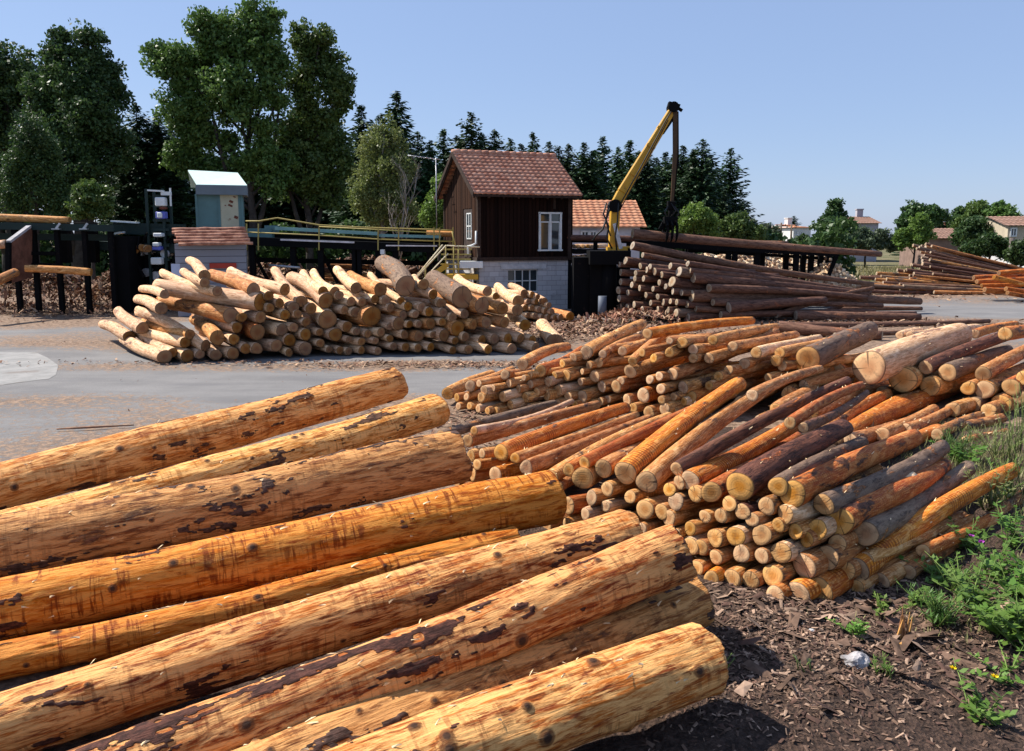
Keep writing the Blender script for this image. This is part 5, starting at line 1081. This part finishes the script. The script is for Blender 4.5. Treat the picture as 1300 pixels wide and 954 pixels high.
T('shrub', 'bright green rounded shrub beside the hanging grapple', [(880, 278, 16, 14), (893, 283, 18, 14), (868, 290, 14, 12), (885, 265, 10, 8), (902, 292, 12, 10)], 40, 7000, .11, LF_BUS, (882, 275), 19, tr=.08, clump=.42)
T('shrub', 'dark green low shrub right of the spruces over the trestle', [(925, 290, 20, 14), (945, 294, 16, 12), (960, 296, 12, 10), (935, 280, 12, 10)], 48, 5000, .13, LF_POP, (930, 285), 20, tr=.08, clump=.5)
T('shrub', 'light green shrub left of the far white house', [(955, 296, 12, 14), (968, 296, 14, 12), (984, 298, 10, 10)], 80, 3000, .2, LF_SIL, (960, 290), 21, tr=.1, clump=.7)
T('shrub', 'yellow green round bush at the end of the far pole heap', [(1160, 300, 16, 16), (1172, 292, 14, 14), (1150, 306, 12, 12), (1166, 282, 10, 10)], 56, 6000, .15, LF_BUS, (1162, 296), 22, tr=.08, clump=.5)
T('village_tree', 'dark pointed broad tree between the white house and the farmhouse', [(1060, 280, 16, 18), (1062, 262, 10, 12), (1048, 290, 14, 16), (1072, 292, 14, 16), (1056, 300, 18, 14)], 85, 8000, .24, LF_OAK, (1060, 265), 23, tr=.3, clump=.8)
T('village_tree', 'round dark tree cluster left of the long barn', [(1160, 270, 14, 12), (1180, 272, 14, 12), (1150, 285, 12, 12), (1195, 276, 12, 10), (1170, 282, 20, 10)], 95, 7000, .28, LF_OAK, (1170, 272), 24, tr=.3, clump=.9)
T('village_tree', 'tall round green tree above the barn roof, the further left one', [(1240, 268, 16, 13), (1228, 280, 14, 12), (1250, 282, 16, 12)], 100, 6000, .28, LF_POP, (1240, 270), 25, tr=.3, clump=.9)
T('village_tree', 'tall round green tree next to the beige gable house', [(1270, 268, 18, 13), (1282, 280, 16, 12), (1262, 284, 16, 10), (1292, 288, 12, 10)], 92, 6500, .28, LF_POP, (1270, 270), 26, tr=.3, clump=.9)
T('shrub', 'big dark rounded bush before the barn end', [(1235, 292, 18, 14), (1222, 300, 14, 10), (1250, 300, 16, 12), (1240, 283, 12, 8)], 66, 7000, .18, LF_OAK, (1236, 292), 27, tr=.1, clump=.6)
T('shrub', 'dark bush in front of the white wall above the pole heap', [(1262, 312, 16, 12), (1240, 316, 16, 10), (1280, 320, 12, 10), (1256, 306, 10, 8)], 51, 6500, .15, LF_OAK, (1258, 312), 28, tr=.1, clump=.5)
T('shrub', 'dark bush at the right end of the white wall', [(1294, 322, 12, 14), (1305, 318, 12, 14)], 49, 3500, .15, LF_OAK, (1298, 322), 29, tr=.1, clump=.5)
T('shrub', 'olive bushes in front of the grey stone farmhouse', [(1080, 306, 14, 14), (1100, 310, 16, 12), (1118, 304, 14, 16), (1135, 310, 12, 12), (1095, 296, 10, 10)], 78, 7000, .2, LF_SIL, (1100, 304), 30, tr=.1, clump=.7)
T('shrub', 'low hedge-like bush left of the stone farmhouse, over the log tip', [(1040, 308, 16, 10), (1055, 312, 18, 9), (1020, 306, 12, 8)], 70, 4500, .18, LF_OAK, (1040, 306), 31, tr=.1, clump=.6)
T('village_tree', 'small dark tree on the skyline between the two tree groups', [(1220, 272, 8, 9), (1216, 282, 10, 9)], 110, 2500, .3, LF_OAK, (1218, 272), 32, tr=.2, clump=.8)
# dead branches
mb = MB(); rg = random.Random(8); b = at(503, 300, 41); b.z = 0
def twig(p, d, L_, r, dep_):
    q = p+d*L_; mb.tube([p, p.lerp(q, .5)+Vector((rg.uniform(-.05, .05), 0, rg.uniform(-.05, .05)))*L_, q], [r, r*.75, r*.5], 5)
    if dep_ > 0:
        for k in range(3): twig(p.lerp(q, rg.uniform(.35, 1)), (d+Vector((rg.uniform(-.8, .8), rg.uniform(-.5, .5), rg.uniform(-.1, .6)))).normalized(), L_*rg.uniform(.45, .7), r*.5, dep_-1)
twig(b, Vector((.06, 0, 1)), 3.2, .09, 4); twig(b+Vector((.1, 0, 2)), Vector((.22, 0, 1)).normalized(), 2.6, .06, 4)
tag(mb.build('dead_tree', DEADB), 'leafless grey dead tree next to the pale green birch', 'tree')

# spruces
def spruce_mesh(seed, h=10.0, wid=2.0, n=78):
    rs = np.random.RandomState(seed); P = []; A1 = []; A2 = []; z = .04*h; 
    for i in range(n):
        t = (i/n)**.92; zz = h*(.06+.93*t); R_ = 1.25*wid*(1-t)**.68*(1+.16*rs.normal())*(.75 if t > .95 else 1)+.05; nb = int(5+6*(1-t))
        for k in range(nb):
            a = rs.uniform(0, 6.283); L_ = R_*rs.uniform(.6, 1.15); zz = h*(.06+.93*t)+rs.uniform(-.09, .09); m_ = max(3, int(L_/.15)); s = np.linspace(.12, 1, m_)+rs.uniform(-.03, .03, m_)
            for _r in range(2):
                x = np.cos(a)*L_*s; y = np.sin(a)*L_*s; dz = (-.30+.5*t)*L_*s+.18*L_*s**2.4+rs.uniform(-.05, .05, m_); side = rs.uniform(-.14, .14, m_)*(1-s*.5)*1.4
                P.append(np.stack([x-np.sin(a)*side, y+np.cos(a)*side, zz+dz], 1)); out = np.stack([np.cos(a+rs.uniform(-.7, .7, m_)), np.sin(a+rs.uniform(-.7, .7, m_)), rs.uniform(-.5, .15, m_)], 1)
                sz = rs.uniform(.12, .20, m_)[:, None]*(1 if t < .9 else .65); A1.append(out*sz*1.1); up = np.stack([-np.sin(a)*np.ones(m_), np.cos(a)*np.ones(m_), rs.uniform(-.9, .9, m_)], 1); A2.append(up*sz*.42)
    P = np.concatenate(P); o = quads('foliage', P, np.concatenate(A1), np.concatenate(A2), LF_CON); me = o.data; bpy.data.objects.remove(o); 
    mb = MB(); mb.tube([(0, 0, -.2), (0, 0, h*.5), (0, 0, h*.985)], [.17, .1, .02], 7)
    return me, mb.mesh('trunk', BARKT)
SP = [spruce_mesh(100+i, 10, w) for i, w in enumerate((2.0, 1.75, 2.3, 1.6))]
SPR = []
def spruce(px, ytop, Y, wk=1.0, k=None):
    a = at(px, ytop, Y); h = a.z; me, tm = SP[(k if k is not None else random.randint(0, 3))]
    r = empty('spruce_tree', (a.x, Y, 0), random.uniform(0, 6.28), 'x', 'tree', 'spruces in the wood behind the sawmill'); s = h/10; w = min(s, 1.35)*wk*random.uniform(.9, 1.12); r.scale = (w, w, s)
    link('foliage', me, r); link('trunk', tm, r); SPR.append((px, Y, r)); return r
for px, yt in ((-5, 150), (24, 160), (172, 128), (186, 150), (200, 142), (214, 172), (158, 165), (440, 205), (458, 132), (471, 165), (483, 145), (503, 112), (514, 165), (530, 165), (546, 178), (563, 162), (580, 172), (598, 141), (612, 168), (628, 163), (648, 173), (662, 180), (676, 168), (697, 177), (709, 184), (722, 180), (742, 178), (752, 190), (765, 172), (785, 186), (800, 176), (812, 190), (822, 184), (845, 190), (856, 196), (868, 183), (880, 190), (893, 176), (908, 215)):
    spruce(px, yt+random.uniform(-2, 2), 60+random.uniform(-2.5, 2.5))
for i in range(34): px = 150+i*23.5+random.uniform(-6, 6); spruce(px, random.uniform(186, 206) if px > 420 else random.uniform(150, 190), 66+random.uniform(-1.5, 1.5), 1.2)
for px, yt in ((920, 240), (932, 258), (942, 252), (926, 268)): spruce(px, yt, 56, 1.1)
for px, yt in ((1008, 268), (978, 276), (985, 279), (972, 281), (993, 281), (1000, 282), (1012, 282), (965, 283)): spruce(px, yt+6, 120, 1.3)
for px, yt in ((1155, 262), (1172, 258), (1190, 262), (1203, 264), (1222, 262)): spruce(px, yt, 112, 1.2)
for tree_row, lo, hi, txt in ((0, 0, 58.2, 'front edge of the wood'), (1, 58.2, 64, 'middle of the wood'), (2, 64, 80, 'rearmost row of the wood'), (3, 80, 200, 'far village')):
    it = sorted([(px, r) for px, Y, r in SPR if lo <= Y < hi], key=lambda u: u[0])
    for i, (px, r) in enumerate(it): r['label'] = f'dark spruce, {ordn(i+1)} from the left in the {txt}'; 
    if tree_row == 3:
        for px, r in it: r['group'] = 'spruces in the village'
# understory mass that closes the foot of the wood
rs = np.random.RandomState(5); n = 26000; X = rs.uniform(-48, 24, n); Yy = rs.uniform(55.5, 58, n); hgt = 2.6+1.0*np.sin(X*.35)+.8*np.sin(X*1.1+1); Z = rs.uniform(0, 1, n)*hgt
a = rndu(rs, n)*.26; b = np.cross(a, rndu(rs, n)); o = quads('undergrowth', np.stack([X, Yy, Z], 1), a, b*.7, LF_OAK); tag(o, 'dark undergrowth along the foot of the wood', 'undergrowth', None, 'stuff')
n = 30000; X = rs.uniform(-60, 120, n); Yy = rs.uniform(46, 75, n); ok = (X > 9)|(X < -24); X = X[ok]; Yy = Yy[ok]; n = len(X); a = rndu(rs, n)*.12; a[:, 2] = np.abs(a[:, 2])+.1; b = np.cross(a, rndu(rs, n))*.2; o = quads('grass', np.stack([X, Yy, rs.uniform(0, .2, n)], 1), a*1.6, b, leafmat('dry_grass', (.13, .13, .045), (.24, .20, .09), (.32, .27, .14), .3)); tag(o, 'rough dry grass beyond the far side of the yard', 'grass', None, 'stuff')

# ------------------------------------------------------------------ weeds on the soil bank
def weed(px, py, h, nst, leaf, label, mat=LF_WEED, spread=.25, thin=False, seed=0, flower=None, zup=0, name='weed_plant', n_per=14):
    g = gr(px, py); g.z = max(0, soilz(g.x, g.y))+zup; root = empty(name, g, 0, label, 'weed'); rs = np.random.RandomState(seed); rg = random.Random(seed); mb = MB(); P = []; A1 = []; A2 = []; tips = []
    for s in range(nst):
        d = Vector((rg.gauss(0, spread), rg.gauss(0, spread), h*rg.uniform(.6, 1.1))); b0 = Vector((rg.uniform(-.06, .06), rg.uniform(-.06, .06), -.02)); mid = b0+d*.5+Vector((0, 0, .1*h)); tip = b0+d; mb.tube([b0, mid, tip], [.006, .004, .002], 5); tips.append(tip)
        for k in range(n_per):
            t = rg.uniform(.12, 1.0); p = b0.lerp(mid, t*2) if t < .5 else mid.lerp(tip, t*2-1); az = rg.uniform(0, 6.28); l = leaf*rg.uniform(.5, 1.2)*(1.15-t*.5); dirv = np.array((math.cos(az), math.sin(az), rg.uniform(-.1, .7) if not thin else rg.uniform(.3, 1.3))); dirv /= np.linalg.norm(dirv)
            wv = np.cross(dirv, (0, 0, 1)); wv /= np.linalg.norm(wv)+1e-6
            P.append(np.array(p)+dirv*l*.9); A1.append(dirv*l); A2.append((wv+np.array((0, 0, rg.uniform(-.4, .4))))*l*(.5 if not thin else .13))
    mb.build('stem', simple('weed_stem', (.14, .2, .05), .8), root); quads('leaves', np.array(P), np.array(A1), np.array(A2), mat, root)
    if flower:
        for k in range(flower[1]):
            tp = tips[k % len(tips)]; fl = MB(); 
            for j in range(7): a = j*.9; fl.poly([tp, tp+Vector((math.cos(a)*.022, math.sin(a)*.022, .012)), tp+Vector((math.cos(a+.5)*.024, math.sin(a+.5)*.024, .02)), tp+Vector((0, 0, .02))])
            fl.build('blossom', flower[0], root)
    return root
YELF = simple('yellow_petal', (.85, .62, .02), .5, .1); PURF = simple('purple_petal', (.42, .08, .42), .5, .1); LF_DRY = leafmat('leaf_dryish', (.16, .19, .06), (.24, .25, .09), (.32, .32, .14), .3)
LF_DK = leafmat('leaf_deep', (.05, .12, .02), (.08, .18, .03), (.14, .26, .05), .35)
weed(1212, 590, .42, 26, .045, 'dense dark green bush of weeds growing at the rear of the front stack', LF_DK, .14, True, 41, n_per=40)
weed(1222, 596, .30, 18, .05, 'light leafy weeds at the foot of the dense bush of weeds', LF_WEED, .16, False, 42)
weed(1282, 600, .95, 9, .03, 'tall feathery weed with dry seed heads at the edge of the thick stack', LF_DRY, .14, True, 43, n_per=50)
weed(1300, 640, .85, 10, .035, 'tall green weed at the edge of the picture beside the frayed log', LF_DRY, .16, True, 44, n_per=46)
weed(1265, 590, .45, 16, .04, 'yellowish grassy weed between the bush and the tall feathery one', LF_DRY, .2, True, 45, n_per=24)
weed(1192, 800, .30, 18, .045, 'grassy deep green tuft of weeds left of the leafy weed', LF_DK, .13, True, 46, n_per=30)
weed(1240, 790, .34, 16, .05, 'leafy light green weed low on the soil, largest near the stone', LF_WEED, .2, False, 47)
weed(1262, 740, .36, 14, .05, 'leafy weed with purple thistle blooms by the slim brown log', LF_WEED, .2, False, 48, (PURF, 3))
weed(1292, 770, .40, 14, .055, 'broad leafy weed at the frame edge below the purple flowers', LF_WEED, .2, False, 49)
weed(1232, 705, .28, 10, .045, 'sprawling weed under the tip of the slim brown log', LF_WEED, .22, False, 50)
weed(1284, 700, .42, 12, .05, 'upright weed between slim brown log and frame edge', LF_WEED, .15, False, 51)
weed(1122, 782, .12, 7, .03, 'tiny yellowish sprout on soil before the sawn ends', LF_BUS, .1, False, 52)
weed(1086, 815, .13, 7, .028, 'tiny green seedling alone on the open soil', LF_WEED, .08, False, 53)
weed(1162, 776, .16, 8, .035, 'small yellow green sprout beside the splintered stump chip', LF_BUS, .1, False, 54)
weed(1278, 872, .16, 8, .03, 'low weed bearing small yellow blossoms', LF_WEED, .14, False, 55, (YELF, 3))
weed(918, 872, .18, 6, .02, 'thin grey green weed at the butt of the stubby rusty log', LF_SIL, .06, True, 56, n_per=20)
weed(1024, 868, .12, 4, .02, 'thin single sprout left of the grey stone', LF_SIL, .04, True, 57)
weed(1116, 866, .14, 6, .03, 'small sprout right of the grey stone', LF_WEED, .06, True, 58)
weed(1250, 925, .2, 8, .04, 'low leafy weed at the lower right of the soil', LF_WEED, .15, False, 59)
weed(1206, 742, .22, 12, .05, 'spreading weed on the soil beneath the outermost slim brown log', LF_WEED, .2, False, 61)
weed(1268, 820, .24, 14, .055, 'leafy weed low at the frame edge above the yellow blossoms', LF_WEED, .22, False, 62)
weed(1216, 760, .26, 14, .03, 'grassy weed between the deep green tuft and the leafy weed', LF_WEED, .16, True, 63, n_per=26)
weed(1295, 830, .34, 14, .055, 'tall leafy weed cut by the frame low on the soil', LF_WEED, .2, False, 64)
weed(1255, 655, .5, 14, .04, 'tangled light green weed behind the slim brown log', LF_DRY, .2, False, 65)
weed(1298, 585, .9, 10, .03, 'feathery tall weed right at the frame edge near the thick stack', LF_DRY, .16, True, 66, n_per=46)
weed(1280, 640, .5, 16, .035, 'dense weed below the tall feathery ones', LF_WEED, .2, True, 67, n_per=30)
weed(1140, 640, .12, 5, .03, 'little weed between two logs of the front stack', LF_WEED, .1, False, 60) if False else None
rs = np.random.RandomState(77); P = []; A1 = []; A2 = []
for (px, py, wx, wy, n, hh) in ((1260, 600, .5, .6, 1500, .15), (1290, 640, .5, .6, 900, .14), (1240, 560, .6, .7, 900, .12), (1280, 740, .6, .5, 400, .1), (1215, 800, .3, .25, 200, .08), (1150, 375, 1, 1, 10, .1)):
    g = gr(px, py)
    for k in range(n):
        x, y = g.x+rs.normal()*wx, g.y+rs.normal()*wy; z = max(0, soilz(x, y)); az = rs.uniform(0, 6.28); d = np.array((math.cos(az)*rs.uniform(.1, .9), math.sin(az)*rs.uniform(.1, .9), 1.)); d *= hh*rs.uniform(.4, 1.1)*.5; P.append(np.array((x, y, z))+d); A1.append(d); A2.append(np.array((-math.sin(az), math.cos(az), 0))*.004)
o = quads('grass', np.array(P), np.array(A1), np.array(A2), leafmat('straw_grass', (.20, .22, .07), (.36, .33, .14), (.46, .42, .2), .3)); tag(o, 'straw coloured grass among the weeds behind the front stack', 'grass', None, 'stuff')

def stone(px, py, sx, sy, sz, label, mat, seed):
    g = gr(px, py); g.z = max(0, soilz(g.x, g.y)); v = []; f = []; nu, nv = 18, 10
    for i in range(nv):
        th = -.5+2.05*i/(nv-1)
        for j in range(nu):
            a = 2*math.pi*j/nu; d = Vector((math.cos(a)*math.cos(th), math.sin(a)*math.cos(th), math.sin(th))); k = 1+.35*noise.noise(d*1.7+Vector((seed, 0, 0)))+.15*noise.noise(d*4); v.append((g.x+d.x*sx*k, g.y+d.y*sy*k, g.z+d.z*sz*k))
    for i in range(nv-1):
        for j in range(nu): f.append((i*nu+j, i*nu+(j+1) % nu, (i+1)*nu+(j+1) % nu, (i+1)*nu+j))
    f.append(tuple((nv-1)*nu+j for j in range(nu))); me = bpy.data.meshes.new('stone'); me.from_pydata(v, [], f); me.materials.append(mat); tag(link('stone', me), label, 'stone')
stone(1086, 852, .10, .07, .07, 'grey stone lying alone on the dark soil', simple('stone_grey', (.33, .31, .31), .9, .35, 14, bump=1), 3)
stone(1030, 810, .025, .02, .015, 'small pale pebble on the dark soil left of the seedling', simple('stone_pale', (.5, .48, .46), .9, .2, 14), 5)
# splintered chip standing on the soil
g = gr(1146, 822); g.z = max(0, soilz(g.x, g.y)); mb = MB(); rg = random.Random(2)
for k in range(9):
    x = -.04+.01*k; mb.bar(g+Vector((x, rg.uniform(-.02, .02), -.01)), g+Vector((x+rg.uniform(-.02, .02), rg.uniform(-.02, .02), .26*rg.uniform(.6, 1))), .016, .02, k % 2, .004, .004)
mb.bar(g+Vector((-.06, -.1, .012)), g+Vector((.09, .0, .04)), .04, .015, 0, .01, .01)
tag(mb.build('wood_splinter', [simple('fresh_chip', (.62, .32, .10), .8, .3), simple('fresh_chip_dark', (.30, .14, .06), .8, .3)]), 'upright splintered wood chip stuck in the soil among the weeds', 'wood chip')
# long strip of bark on the asphalt
mb = MB(); p = gr(72, 545, .03); mb.tube([gr(72, 545, .035), gr(110, 543, .04), gr(170, 540, .035)], [.012, .02, .008], 5); tag(mb.build('bark_strip', CH[0]), 'thin brown bark strip on the asphalt above the golden long log', 'bark strip')

# ------------------------------------------------------------------ light and sky
EL, AZ = 49, 290      # sun stands on the left and a little beyond the scene (compass angle from +Y, clockwise)
sd = Vector((math.sin(R(AZ))*math.cos(R(EL)), math.cos(R(AZ))*math.cos(R(EL)), math.sin(R(EL))))
l = bpy.data.lights.new('sun', 'SUN'); l.energy = 5.0; l.angle = R(.53); l.color = (1, .94, .85); lo = bpy.data.objects.new('sun', l); C.objects.link(lo); lo.rotation_euler = (-sd).to_track_quat('-Z', 'Y').to_euler(); lo.location = sd*60
w = bpy.data.worlds.new('World'); SC.world = w; w.use_nodes = True; nt = w.node_tree; bg = nt.nodes['Background']
sky = nt.nodes.new('ShaderNodeTexSky'); sky.sky_type = 'NISHITA'; sky.sun_disc = False; sky.sun_elevation = R(EL); sky.sun_rotation = R(AZ); sky.air_density = 1.0; sky.dust_density = .6; sky.ozone_density = 1.5; sky.altitude = 300
mx = nt.nodes.new('ShaderNodeMix'); mx.data_type = 'RGBA'; mx.inputs[0].default_value = .62; mx.inputs[7].default_value = (2.55, 3.55, 6.0, 1); nt.links.new(sky.outputs[0], mx.inputs[6]); nt.links.new(mx.outputs[2], bg.inputs[0]); bg.inputs[1].default_value = .088
SC.cycles.diffuse_bounces = 1; SC.cycles.max_bounces = 6; SC.view_settings.view_transform = 'Standard'; SC.view_settings.look = 'None'; SC.view_settings.exposure = 0.7; SC.view_settings.gamma = 1; SC.view_settings.use_curve_mapping = False
